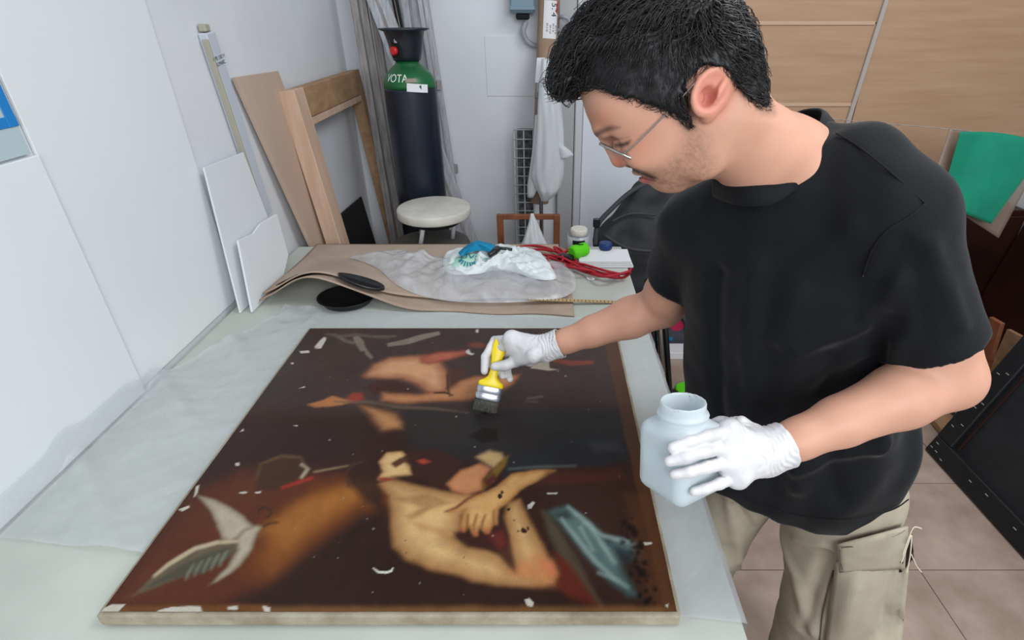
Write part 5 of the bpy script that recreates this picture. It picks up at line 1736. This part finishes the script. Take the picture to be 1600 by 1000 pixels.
ca_, va_ = lens((944, 221), (998, 246), 0.040, 'near')
cb_, vb2 = lens((930, 207), (982, 231), -0.028, 'far')
tube('bridge', smooth_path([ca_ - va_, (ca_ - va_).lerp(cb_ + vb2, .5) - hR * .006 + hU * .002, cb_ + vb2], 5), 0.0011, M_gold, gl, 6)
tube('temple', smooth_path([ca_ + va_ * .95 + hU * .002, H3(1000, 216, .074), H3(1040, 176, .0815), H3(1076, 138, .0875), H3(1092, 118, .085)], 6), 0.0012, M_gold, gl, 6)
tube('temple', smooth_path([cb_ - vb2 * .95, H3(1000, 210, -.076), H3(1040, 170, -.0815), H3(1076, 138, -.0865), H3(1092, 118, -.084)], 6), 0.0012, M_gold, gl, 6)

# ------------------------------------------------------------------ t-shirt
M_shirt = mat('black_cotton', (11, 13, 18), 0.8, 0.25, rgb2=(8, 10, 14), vscale=18, sheen=0.12, bump=0.12, bscale=260)
tf = Field((0.08, 0.50, 0.70), (0.95, 1.28, 1.62), 0.0052)
up_ = Vector((0, 0, 1))
mid = (Ls + Rs) / 2
tf.cone(Rs, mid, 0.062, 0.085, 0.03); tf.cone(mid, Ls, 0.085, 0.066, 0.03)
tf.cone(Nb + Vector((.02, 0, -.02)), Ls + Vector((0, 0, .000)), 0.070, 0.066, 0.03)
tf.cone(Nb + Vector((.02, 0, -.02)), Rs, 0.066, 0.064, 0.03)
tf.cone(Nb + Vector((.02, 0, -.01)), P(1345, 264, .80), 0.066, 0.060, 0.03); tf.cone(P(1345, 264, .80), Ls, 0.060, 0.064, 0.03)
tf.ell((0.430, 0.870, 1.30), (0.190, 0.138, 0.20), (Lax, Fax, up_), 0.05)
tf.ell((0.490, 0.895, 1.12), (0.205, 0.165, 0.24), (Lax, Fax, up_), 0.06)
tf.ell((0.560, 0.900, 0.90), (0.205, 0.180, 0.26), (Lax, Fax, up_), 0.06)
# loose front hanging from the chest
tf.cone(Vector((0.40, 0.93, 1.22)), Vector((0.445, 0.925, 0.80)), 0.105, 0.115, 0.06)
# sleeves
sl_end = Ls.lerp(Le, 0.80); sl_endR = Rs.lerp(Re, 0.62)
tf.cone(Ls, Ls.lerp(Le, .98), 0.066, 0.068, 0.03)
tf.cone(Rs, Rs.lerp(Re, .85), 0.064, 0.070, 0.03)
adl = (Le - Ls).normalized(); adr = (Re - Rs).normalized()


def cut_sleeve(f, S, end, ad, rad, bare, axis=None):
    """end the sleeve square to the arm and open it"""
    e = np.array(end); a = np.array(ad)
    nrm_ = a / np.linalg.norm(a)

    def fn(x, y, z):
        X, Y, Z = x - e[0], y - e[1], z - e[2]
        t = X * nrm_[0] + Y * nrm_[1] + Z * nrm_[2]
        rr = np.sqrt(np.maximum(X * X + Y * Y + Z * Z - t * t, 0))
        return np.maximum(-t, rr - rad)
    f.put(fn, e - .2, e + .2, 0.003, 's')
    ax_ = ad if axis is None else axis
    f.cone(end - ax_ * 0.03, end + ax_ * 0.10, bare, bare + .002, 0.004, 's')


cut_sleeve(tf, Ls, sl_end, (adl + Vector((.10, 0.0, 0.0))).normalized(), 0.082, 0.056, adl)
cut_sleeve(tf, Rs, sl_endR, (adr + Vector((-.25, 0, -.1))).normalized(), 0.085, 0.056, adr)
# neck opening: the ring the collar lies on
ringp = [P(u, v, t) for u, v, t in ((1118, 281, .848), (1142, 290, .806), (1172, 293, .782), (1206, 286, .774), (1242, 258, .780), (1270, 224, .800), (1288, 190, .832), (1284, 176, .880), (1250, 180, .925), (1205, 205, .940), (1165, 236, .940), (1128, 262, .905))]
NkC = sum(ringp, Vector()) / len(ringp)
_c = np.array([list(p - NkC) for p in ringp])
nrw = Vector(np.linalg.svd(_c)[2][2]); nrw = -nrw if nrw.z < 0 else nrw
nax = (H3(1150, 215) - Nb).normalized()
tf.cone(NkC - nrw * 0.07, NkC - nrw * 0.005, 0.098, 0.082, 0.035)
cut_sleeve(tf, NkC, NkC + nrw * 0.006, nrw, 0.105, 0.066)
# hem
tf.plane((0.56, 0.9, 0.786), (-0.02, 0.0, -1))
tf.ell((0.560, 0.90, 0.785), (0.185, 0.160, 0.03), (Lax, Fax, up_), 0.004, 's')
TV, TQ = tf.mesh()
TV = relax(TV, TQ, 4, 0.5)
TN = normals(TV, TQ)


def surf(u, v, V0, lift):
    """point of a cloth surface seen at (u, v), lifted off it"""
    dr = np.array(ray(u, v)); dr /= np.linalg.norm(dr)
    rel = V0 - np.array(CAMV); tt = rel @ dr
    ds = np.linalg.norm(rel - tt[:, None] * dr, axis=1)
    near = np.where(ds < 0.009)[0]
    k_ = near[np.argmin(tt[near])] if len(near) else int(np.argmin(ds))
    sel = near[tt[near] < tt[k_] + .012] if len(near) else np.array([k_])
    return CAMV + Vector(dr) * (float(tt[sel].mean()) - lift)


def fold(V, pts, w, amp):
    """a crease along a line of world points"""
    d = np.full(len(V), 1e9)
    for a, b in zip(pts, pts[1:]):
        a, b = np.array(a), np.array(b); e = b - a
        t = np.clip(((V - a) @ e) / (e @ e), 0, 1)
        d = np.minimum(d, np.linalg.norm(V - a - t[:, None] * e, axis=1))
    return amp * np.exp(-(d / w) ** 2)


disp = 0.0035 * vnoise(TV, 9, 4.0) + 0.002 * vnoise(TV, 22, 9.0)
low = np.clip((1.35 - TV[:, 2]) / 0.4, 0, 1)
az = np.arctan2(TV[:, 1] - 0.9, TV[:, 0] - 0.52)
disp += low * (0.002 + 0.004 * np.clip((TV[:, 2] - .80) / .15, 0, 1)) * np.sin(az * 11 + 6 * vnoise(TV, 3.5, 2.0) + TV[:, 2] * 4)
PT = lambda u, v, t: tuple(P(u, v, t))
for pts, w, a_ in (([(1400, 440), (1350, 505), (1250, 545)], .014, .010), ([(1395, 500), (1370, 565), (1280, 615)], .016, -.009), ([(1408, 380), (1380, 440), (1366, 520)], .012, -.005),
                   ([(1330, 360), (1250, 430), (1222, 530)], .022, .010), ([(1400, 540), (1398, 610), (1372, 700)], .016, .010), ([(1180, 420), (1170, 560), (1190, 700)], .020, .011),
                   ([(1120, 430), (1115, 560), (1130, 690)], .018, -.010), ([(1452, 380), (1480, 450), (1500, 505)], .014, .007), ([(1424, 400), (1436, 470), (1444, 520)], .013, -.004),
                   ([(1300, 560), (1290, 680), (1310, 780)], .020, -.010), ([(1240, 560), (1235, 660), (1245, 760)], .018, .009), ([(1380, 690), (1300, 720), (1240, 730)], .014, .008)):
    disp += fold(TV, [tuple(surf(u, v, TV, 0)) for u, v in pts], w, a_)
TV = TV + TN * disp[:, None]
shirt = mesh_obj('t_shirt', TV, TQ, M_shirt, man, True)
# ribbed collar
colp = smooth_path(ringp + [ringp[0]], 6)[:-1]
V, F = [], []
for r, hh in ((0.000, -0.022), (0.004, -0.014), (0.005, 0.004), (0.002, 0.010), (-0.003, 0.008), (-0.005, -0.020)):
    for i, p in enumerate(colp):
        rad = (p - NkC).normalized()
        V.append(p + rad * (r - hh * .5 + .002) + nrw * (hh - .002))
nn = len(colp)
for i in range(5):
    for k in range(nn):
        F.append((i * nn + k, i * nn + (k + 1) % nn, (i + 1) * nn + (k + 1) % nn, (i + 1) * nn + k))
mesh_obj('collar', V, F, M_shirt, shirt, True)
# seams
M_seam = mat('shirt_seam', (34, 38, 46), 0.8, 0.3)


def on_surface(V, N, p, lift):
    i = int(np.argmin(((V - np.array(p)) ** 2).sum(1)))
    return Vector(V[i] + N[i] * lift)


TN = normals(TV, TQ)

# ------------------------------------------------------------------ trousers
M_trs = mat('beige_canvas_cloth', (176, 167, 148), 0.85, 0.2, rgb2=(158, 149, 130), vscale=7, bump=0.15, bscale=220)
rf = Field((0.26, 0.56, 0.0), (0.96, 1.26, 0.97), 0.0065)
rf.ell((0.575, 0.90, 0.87), (0.172, 0.150, 0.13), (Lax, Fax, up_), 0.03)
rf.cone(Hl + Vector((-.012, 0.005, -.04)), Kl, 0.118, 0.094, 0.03)
rf.cone(Kl, Al + Vector((0, 0, -.02)), 0.094, 0.078, 0.03)
rf.cone(Hr + Vector((0, 0, -.04)), Kr, 0.106, 0.086, 0.03)
rf.cone(Kr, Ar + Vector((0, 0, -.02)), 0.086, 0.076, 0.03)
rf.plane((0.5, 0.9, 0.955), (0, 0, 1))
rf.plane((0.5, 0.9, 0.045), (0, 0, -1))
RV, RQ = rf.mesh(); RV = relax(RV, RQ, 3, .5); RN = normals(RV, RQ)
dsp = 0.004 * vnoise(RV, 8, 3.3) + 0.003 * vnoise(RV, 17, 1.1)
for pts, w, a_ in (([(1215, 820), (1240, 900), (1262, 985)], .018, .010), ([(1296, 865), (1268, 930), (1254, 990)], .014, -.012), ([(1238, 842), (1285, 852), (1312, 866)], .009, .008),
                   ([(1150, 790), (1178, 830), (1202, 850)], .012, -.010), ([(1122, 870), (1160, 890), (1188, 930)], .012, .010), ([(1140, 780), (1158, 880)], .016, .009), ([(1330, 900), (1320, 950), (1312, 990)], .014, .010)):
    dsp += fold(RV, [tuple(surf(u, v, RV, 0)) for u, v in pts], w, a_)
RV = RV + RN * dsp[:, None]
tro = mesh_obj('trousers', RV, RQ, M_trs, man, True)
RN = normals(RV, RQ)


def skin_patch(name, corners, n, m, parent, lift, thick, puff=0.0, V0=None, N0=None):
    """a cloth patch laid over the trouser surface between four picture corners"""
    V0 = RV if V0 is None else V0; N0 = RN if N0 is None else N0
    a, b, c, d = corners
    Vs = []
    for i in range(n):
        for j in range(n):
            s, t = i / (n - 1), j / (n - 1)
            u = (a[0] * (1 - s) + b[0] * s) * (1 - t) + (d[0] * (1 - s) + c[0] * s) * t
            v = (a[1] * (1 - s) + b[1] * s) * (1 - t) + (d[1] * (1 - s) + c[1] * s) * t
            dr = np.array(ray(u, v)); dr /= np.linalg.norm(dr)
            rel = V0 - np.array(CAMV)
            tt = rel @ dr
            ds = np.linalg.norm(rel - tt[:, None] * dr, axis=1)
            near = np.where(ds < 0.012)[0]
            if len(near) == 0:
                k_ = int(np.argmin(ds))
            else:
                k_ = near[np.argmin(tt[near])]
            tk_ = tt[k_]
            if len(near) > 0:
                nn_ = near[tt[near] < tk_ + .02]; tk_ = float(tt[nn_].mean())
            p = np.array(CAMV) + dr * tk_
            Vs.append(Vector(p) - Vector(dr) * (lift + puff * math.sin(math.pi * s) * math.sin(math.pi * t) ** .7))
    o = mesh_obj(name, Vs, grid_faces(n, n), m, parent, True)
    md = o.modifiers.new('thickness', 'SOLIDIFY'); md.thickness = thick; md.offset = 0
    return o


pk1 = skin_patch('cargo_pocket', ((1306, 878), (1420, 890), (1405, 1040), (1285, 1040)), 16, M_trs, tro, 0.012, 0.003, 0.030)
pf1 = skin_patch('pocket_flap', ((1308, 850), (1418, 822), (1414, 888), (1312, 894)), 12, M_trs, tro, 0.018, 0.004, 0.016)
M_stitch = mat('dark_stitch', (96, 88, 72), 0.9, 0.1)
M_thread = mat('pale_thread', (206, 194, 174), 0.9, 0.1)
for pts in ([(1410, 868), (1420, 840), (1428, 824), (1440, 826)], [(1408, 880), (1418, 852), (1424, 836), (1422, 868), (1416, 896)], [(1424, 866), (1432, 884), (1440, 894)]):
    tube('loose_thread', smooth_path([P(u, v, 1.0) for u, v in pts], 6), 0.0011, M_thread, pf1, 5)
for pts in ([(1306, 208), (1340, 228), (1390, 268), (1446, 318)], [(1446, 318), (1420, 340), (1385, 362), (1362, 392), (1348, 432)], [(1118, 752), (1180, 785), (1250, 806), (1320, 812), (1390, 798), (1420, 780)]):
    tube('seam', smooth_path([surf(u, v, TV, 0.0022) for u, v in pts], 6), 0.0012, M_shirt, shirt, 6)
for pts in ([(1314, 856), (1360, 850), (1400, 836), (1414, 828)], [(1312, 860), (1313, 876), (1316, 890)]):
    tube('stitching', smooth_path([surf(u, v, RV, 0.030) for u, v in pts], 5), 0.0010, M_stitch, pf1, 5)
tube('side_seam', smooth_path([surf(u, v, RV, 0.0) for u, v in ((1302, 892), (1292, 930), (1284, 970), (1280, 1010))], 5), 0.0018, M_stitch, tro, 5)
M_gap = mat('pocket_shade', (46, 40, 32), 0.9, 0.1)
skin_patch('pocket_gap_shade', ((1394, 886), (1424, 834), (1428, 872), (1402, 900)), 8, M_gap, tro, 0.012, 0.003, 0.006)  # dark patch: the shade in the open pocket is put into its colour

# shoes
M_shoe = mat('dark_shoe', (44, 42, 42), 0.6, 0.3)
for A_ in (Al, Ar):
    sf_ = Field(A_ + Vector((-.25, -.25, -.10)), A_ + Vector((.2, .2, .06)), 0.007)
    f0_ = A_ - Fax * 0.04; f1_ = A_ + Fax * 0.17
    sf_.cone(Vector((f0_.x, f0_.y, .045)), Vector((f1_.x, f1_.y, .040)), 0.044, 0.042, 0.03)
    sf_.cone(Vector((A_.x, A_.y, .05)), Vector((A_.x, A_.y, .10)), 0.045, 0.045, 0.03)
    sf_.plane((A_.x, A_.y, 0.004), (0, 0, -1))
    v_, q_ = sf_.mesh()
    mesh_obj('shoe', relax(v_, q_, 2), q_, M_shoe, man, True)

# ------------------------------------------------------------------ plastic jar held in the left hand
jc = P(1064, 711, 0.800)
jup = Vector((-0.03, 0.24, 1)).normalized()
ja = (Vector((1, 0, 0)) - jup * jup.x).normalized(); jb = jup.cross(ja)
ca2, sa2 = math.cos(math.radians(33)), math.sin(math.radians(33))
j1 = ja * ca2 + jb * sa2; j2 = -ja * sa2 + jb * ca2
M_jar = bpy.data.materials.new('milky_plastic'); M_jar.use_nodes = True
_n = M_jar.node_tree; _b = _n.nodes['Principled BSDF']
_b.inputs['Base Color'].default_value = (*lin((240, 246, 248)), 1); _b.inputs['Roughness'].default_value = 0.3
_tl = _n.nodes.new('ShaderNodeBsdfTranslucent'); _tl.inputs[0].default_value = (*lin((240, 246, 248)), 1)
_tr = _n.nodes.new('ShaderNodeBsdfTransparent'); _tr.inputs[0].default_value = (*lin((236, 244, 248)), 1)
_m1 = _n.nodes.new('ShaderNodeMixShader'); _m1.inputs[0].default_value = 0.40
_m2 = _n.nodes.new('ShaderNodeMixShader'); _m2.inputs[0].default_value = 0.30
_n.links.new(_b.outputs[0], _m1.inputs[1]); _n.links.new(_tl.outputs[0], _m1.inputs[2])
_n.links.new(_m1.outputs[0], _m2.inputs[1]); _n.links.new(_tr.outputs[0], _m2.inputs[2]); _n.links.new(_m2.outputs[0], _n.nodes['Material Output'].inputs[0])
jar = thing('plastic_jar', jc - jup * 0.07, 'translucent white square plastic jar held in the gloved left hand', 'jar')
jf = Field(jc - Vector((.12, .12, .13)), jc + Vector((.12, .14, .15)), 0.0021)
hb_ = 0.056
jf.rbox(jc, (0.047, 0.047, hb_), (j1, j2, jup), 0.018, 0.004)
jn = jc + jup * (hb_ + 0.002)
jf.cone(jn - jup * 0.012, jn + jup * 0.004, 0.040, 0.033, 0.010)
jf.cone(jn, jn + jup * 0.026, 0.0325, 0.0325, 0.004)
jf.put(lambda x, y, z: (lambda X, Y, Z, t: np.sqrt((np.sqrt(np.maximum(X * X + Y * Y + Z * Z - t * t, 0)) - 0.0345) ** 2 + (t - 0.010) ** 2) - 0.0028)(x - jn.x, y - jn.y, z - jn.z, (x - jn.x) * jup.x + (y - jn.y) * jup.y + (z - jn.z) * jup.z), jn - Vector((.05, .05, .05)), jn + Vector((.05, .05, .05)), 0.002)
jf.plane(jn + jup * 0.030, jup, 0.003)
jf.rbox(jc, (0.0435, 0.0435, hb_ - 0.0035), (j1, j2, jup), 0.017, 0.002, 's')
jf.cone(jn - jup * 0.02, jn + jup * 0.06, 0.0295, 0.0295, 0.003, 's')
v_, q_ = jf.mesh()
mesh_obj('jar_body', relax(v_, q_, 1), q_, M_jar, jar, True)
M_liq = mat('cloudy_liquid', (188, 204, 210), 0.15, 0.5)
lf = Field(jc - Vector((.09, .09, .11)), jc + Vector((.09, .09, .09)), 0.004)
lf.rbox(jc, (0.0420, 0.0420, hb_ - 0.0050), (j1, j2, jup), 0.016, 0.002)
lf.plane(jc - jup * 0.004, (0, 0, 1), 0.002)
v_, q_ = lf.mesh()
mesh_obj('liquid', relax(v_, q_, 1), q_, M_liq, jar, True)

# ------------------------------------------------------------------ gloves
M_glove = mat('white_latex', (214, 212, 213), 0.45, 0.4, rgb2=(200, 198, 200), vscale=30, bump=0.25, bscale=90, sss=0.05)


def glove(name, wrist, elbow, mcps, fingers, thumb, lo, hi, palm_r, cuff_r, fk=1.0):
    f = Field(lo, hi, 0.0019)
    for m_, r in zip(mcps, palm_r):
        f.cone(wrist, m_, 0.0245, r, 0.016)
    for a, b in zip(mcps, mcps[1:]):
        f.cone(a, b, palm_r[0], palm_r[1], 0.010)
    for i, ch_pts in enumerate(fingers):
        rs = [0.0108, 0.0098, 0.0090, 0.0082][:len(ch_pts)] if i < 3 else [0.0095, 0.0086, 0.0080, 0.0074][:len(ch_pts)]
        f.chain(ch_pts, [r * fk for r in rs], 0.0035)
    f.chain(thumb, [r * fk for r in (0.0170, 0.0130, 0.0112, 0.0098)][:len(thumb)], 0.008)
    ad = (elbow - wrist).normalized()
    f.cone(wrist, wrist + ad * 0.035, 0.029, cuff_r, 0.012)
    f.cone(wrist + ad * 0.03, wrist + ad * 0.040, cuff_r, cuff_r + .001, 0.004)
    e = wrist + ad * 0.036
    f.put(lambda x, y, z: -((x - e.x) * ad.x + (y - e.y) * ad.y + (z - e.z) * ad.z), e - Vector((.06, .06, .06)), e + Vector((.06, .06, .06)), 0.002, 's')
    f.cone(e - ad * 0.008, e + ad * 0.03, cuff_r - .0025, cuff_r - .001, 0.002, 's')
    V_, Q_ = f.mesh(); V_ = relax(V_, Q_, 2, .5); N_ = normals(V_, Q_)
    # crinkles round the wrist
    t_ = (V_ - np.array(wrist)) @ np.array(ad)
    k_ = np.exp(-((t_ - 0.004) / 0.030) ** 2)
    nzz = vnoise(V_, 30, 2.0)
    V_ = V_ + N_ * (0.0010 * k_ * np.sin(t_ * 700 + nzz * 16) + 0.0008 * vnoise(V_, 70, 4.4))[:, None]
    return mesh_obj(name, V_, Q_, M_glove, man, True)


# left hand round the jar
lm = [P(1140, 674, .780), P(1134, 698, .772), P(1138, 722, .772), P(1152, 745, .778)]
lfing = [[lm[0], P(1106, 682, .752), P(1076, 691, .740), P(1050, 700, .737)],
         [lm[1], P(1100, 706, .742), P(1070, 715, .732), P(1045, 721, .733)],
         [lm[2], P(1104, 730, .744), P(1076, 738, .735), P(1053, 741, .737)],
         [lm[3], P(1124, 756, .756), P(1102, 764, .748), P(1084, 768, .747)]]
lth = [P(1190, 684, .80), P(1158, 664, .815), P(1126, 662, .845), P(1098, 668, .862)]
pts_ = lm + [p for f in lfing for p in f] + lth + [Lw, Lw.lerp(Le, .25)]
lo_ = Vector([min(p[i] for p in pts_) - .045 for i in range(3)]); hi_ = Vector([max(p[i] for p in pts_) + .045 for i in range(3)])
glove('glove', Lw + (Lw - Le).normalized() * 0.012, Le, lm, lfing, lth, lo_, hi_, [0.0165, 0.0165, 0.0160, 0.0150], 0.0335, 0.90)

# ------------------------------------------------------------------ paint brush and the right hand on it
T0 = onZ(757, 644, PZ + 0.002)
tz = onY(784, 526, T0.y + 0.095)
bk = (tz - T0); BL = bk.length; bk.normalize()
bs = (Vector((1, 0.12, 0)) - bk * Vector((1, 0.12, 0)).dot(bk)).normalized()
bnv = bs.cross(bk)
if bnv.y > 0: bnv = -bnv
br = thing('paint_brush', T0, 'flat brush with a yellow handle held over the painting', 'paint brush')
M_yel = mat('yellow_plastic', (240, 212, 12), 0.35, 0.5)
M_bris = mat('dark_bristles', (30, 32, 30), 0.6, 0.4, rgb2=(70, 66, 54), vscale=18, stretch=(12, 12, .5))
M_ferr = mat('nickel_ferrule', (176, 178, 188), 0.28, 0.5, metal=0.85)


def brush_solid(name, prof, m, parent, n=20, pw=2.6):
    """prof: (fraction of length, half width, half thickness)"""
    V, F = [], []
    for f, w, t in prof:
        for k in range(n):
            a = 2 * math.pi * k / n
            cx_ = math.copysign(abs(math.cos(a)) ** (2 / pw), math.cos(a)); sy_ = math.copysign(abs(math.sin(a)) ** (2 / pw), math.sin(a))
            V.append(T0 + bk * (f * BL) + bs * (w * cx_) + bnv * (t * sy_))
    for i in range(len(prof) - 1):
        for k in range(n):
            F.append((i * n + k, i * n + (k + 1) % n, (i + 1) * n + (k + 1) % n, (i + 1) * n + k))
    F.append(tuple(range(n))[::-1]); F.append(tuple(range((len(prof) - 1) * n, len(prof) * n)))
    return mesh_obj(name, V, F, m, parent, True)


brush_solid('bristles', [(0.0, .0315, .0035), (0.02, .032, .005), (.10, .0315, .0075), (.19, .031, .009)], M_bris, br)
fe = brush_solid('ferrule', [(.165, .0315, .0098), (.17, .0322, .0102), (.235, .0325, .0103), (.240, .0318, .0098), (.25, .0318, .0098), (.255, .0325, .0103), (.335, .0322, .0102), (.34, .0315, .0098)], M_ferr, br)
brush_solid('handle', [(.335, .030, .0085), (.36, .032, .0095), (.395, .030, .0095), (.43, .019, .0092), (.47, .0125, .009), (.55, .0105, .009), (.66, .0125, .0095), (.78, .0165, .0095), (.88, .0175, .0090), (.95, .0145, .008), (.985, .008, .006), (1.0, .002, .002)], M_yel, br)
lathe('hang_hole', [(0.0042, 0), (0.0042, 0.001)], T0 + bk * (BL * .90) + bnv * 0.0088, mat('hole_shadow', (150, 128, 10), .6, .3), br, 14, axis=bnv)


def BP(f, s, n): return T0 + bk * (f * BL) + bs * s + bnv * n


rm = [P(800, 530, 1.318), P(803, 541, 1.325), P(814, 551, 1.335), P(828, 559, 1.335)]
rfing = [[rm[0], BP(.93, -.014, -.019), BP(.70, -.029, .002), BP(.52, -.023, .008)],
         [rm[1], BP(.83, -.020, -.020), BP(.66, -.014, -.024), BP(.52, .004, -.018)],
         [rm[2], BP(.78, .002, -.034), BP(.60, .010, -.030), BP(.50, .024, -.014)],
         [rm[3], BP(.74, .030, -.036), BP(.58, .034, -.026), BP(.48, .044, -.010)]]
rth = [P(834, 556, 1.285), BP(.74, .046, .016), BP(.66, .026, .022), BP(.615, .000, .0195)]
pts_ = rm + [p for f in rfing for p in f] + rth + [Rw, Rw.lerp(Re, .25)]
lo_ = Vector([min(p[i] for p in pts_) - .045 for i in range(3)]); hi_ = Vector([max(p[i] for p in pts_) + .045 for i in range(3)])
glove('glove', Rw + (Rw - Re).normalized() * 0.012, Re, rm, rfing, rth, lo_, hi_, [0.0205, 0.0200, 0.0195, 0.0180], 0.0350, 1.12)

# ------------------------------------------------------------------ rucksack on the chair
rk = thing('rucksack', (0.55, 2.45, 0.52), 'black rucksack with straps standing on the chair behind the table', 'rucksack')
kf = Field((0.20, 2.22, 0.45), (0.95, 2.75, 1.08), 0.009)
kf.cone(P(944, 376, 2.50), P(1012, 304, 2.50), 0.055, 0.062, 0.05)
kf.cone(P(1012, 304, 2.50), P(1075, 330, 2.58), 0.07, 0.10, 0.06)
kf.ell(P(1010, 365, 2.56), (0.17, 0.11, 0.14), None, 0.05)
kf.cone(P(960, 400, 2.55), P(1060, 400, 2.58), 0.09, 0.11, 0.05)
kf.cone(P(975, 440, 2.60), P(1040, 440, 2.60), 0.10, 0.11, 0.05)
kf.plane((0.6, 2.5, 0.522), (0, 0, -1))
v_, q_ = kf.mesh(); v_ = relax(v_, q_, 2); n_ = normals(v_, q_)
M_ruck = mat('black_nylon', (30, 31, 34), 0.65, 0.35, rgb2=(42, 43, 47), vscale=10, bump=.2, bscale=120)
v_ = v_ + n_ * (0.006 * vnoise(v_, 14, 2.2))[:, None]
mesh_obj('bag_body', v_, q_, M_ruck, rk, True)
M_strap = mat('grey_webbing', (58, 58, 62), 0.7, 0.3)
tube('strap', smooth_path([P(930, 384, 2.44), P(934, 352, 2.43), P(956, 326, 2.43), P(988, 298, 2.43), P(1018, 284, 2.44)], 6), 0.011, M_strap, rk, 8)
tube('piping', smooth_path([P(945, 368, 2.42), P(975, 386, 2.43), P(1010, 392, 2.43), P(1040, 388, 2.44)], 6), 0.008, M_strap, rk, 8)
tube('piping', smooth_path([P(956, 346, 2.42), P(985, 334, 2.42), P(1025, 336, 2.42)], 6), 0.005, M_strap, rk, 8)
box('buckle', P(932, 348, 2.41), (0.03, 0.02, 0.04), M_blackpl, rk, 0.004)
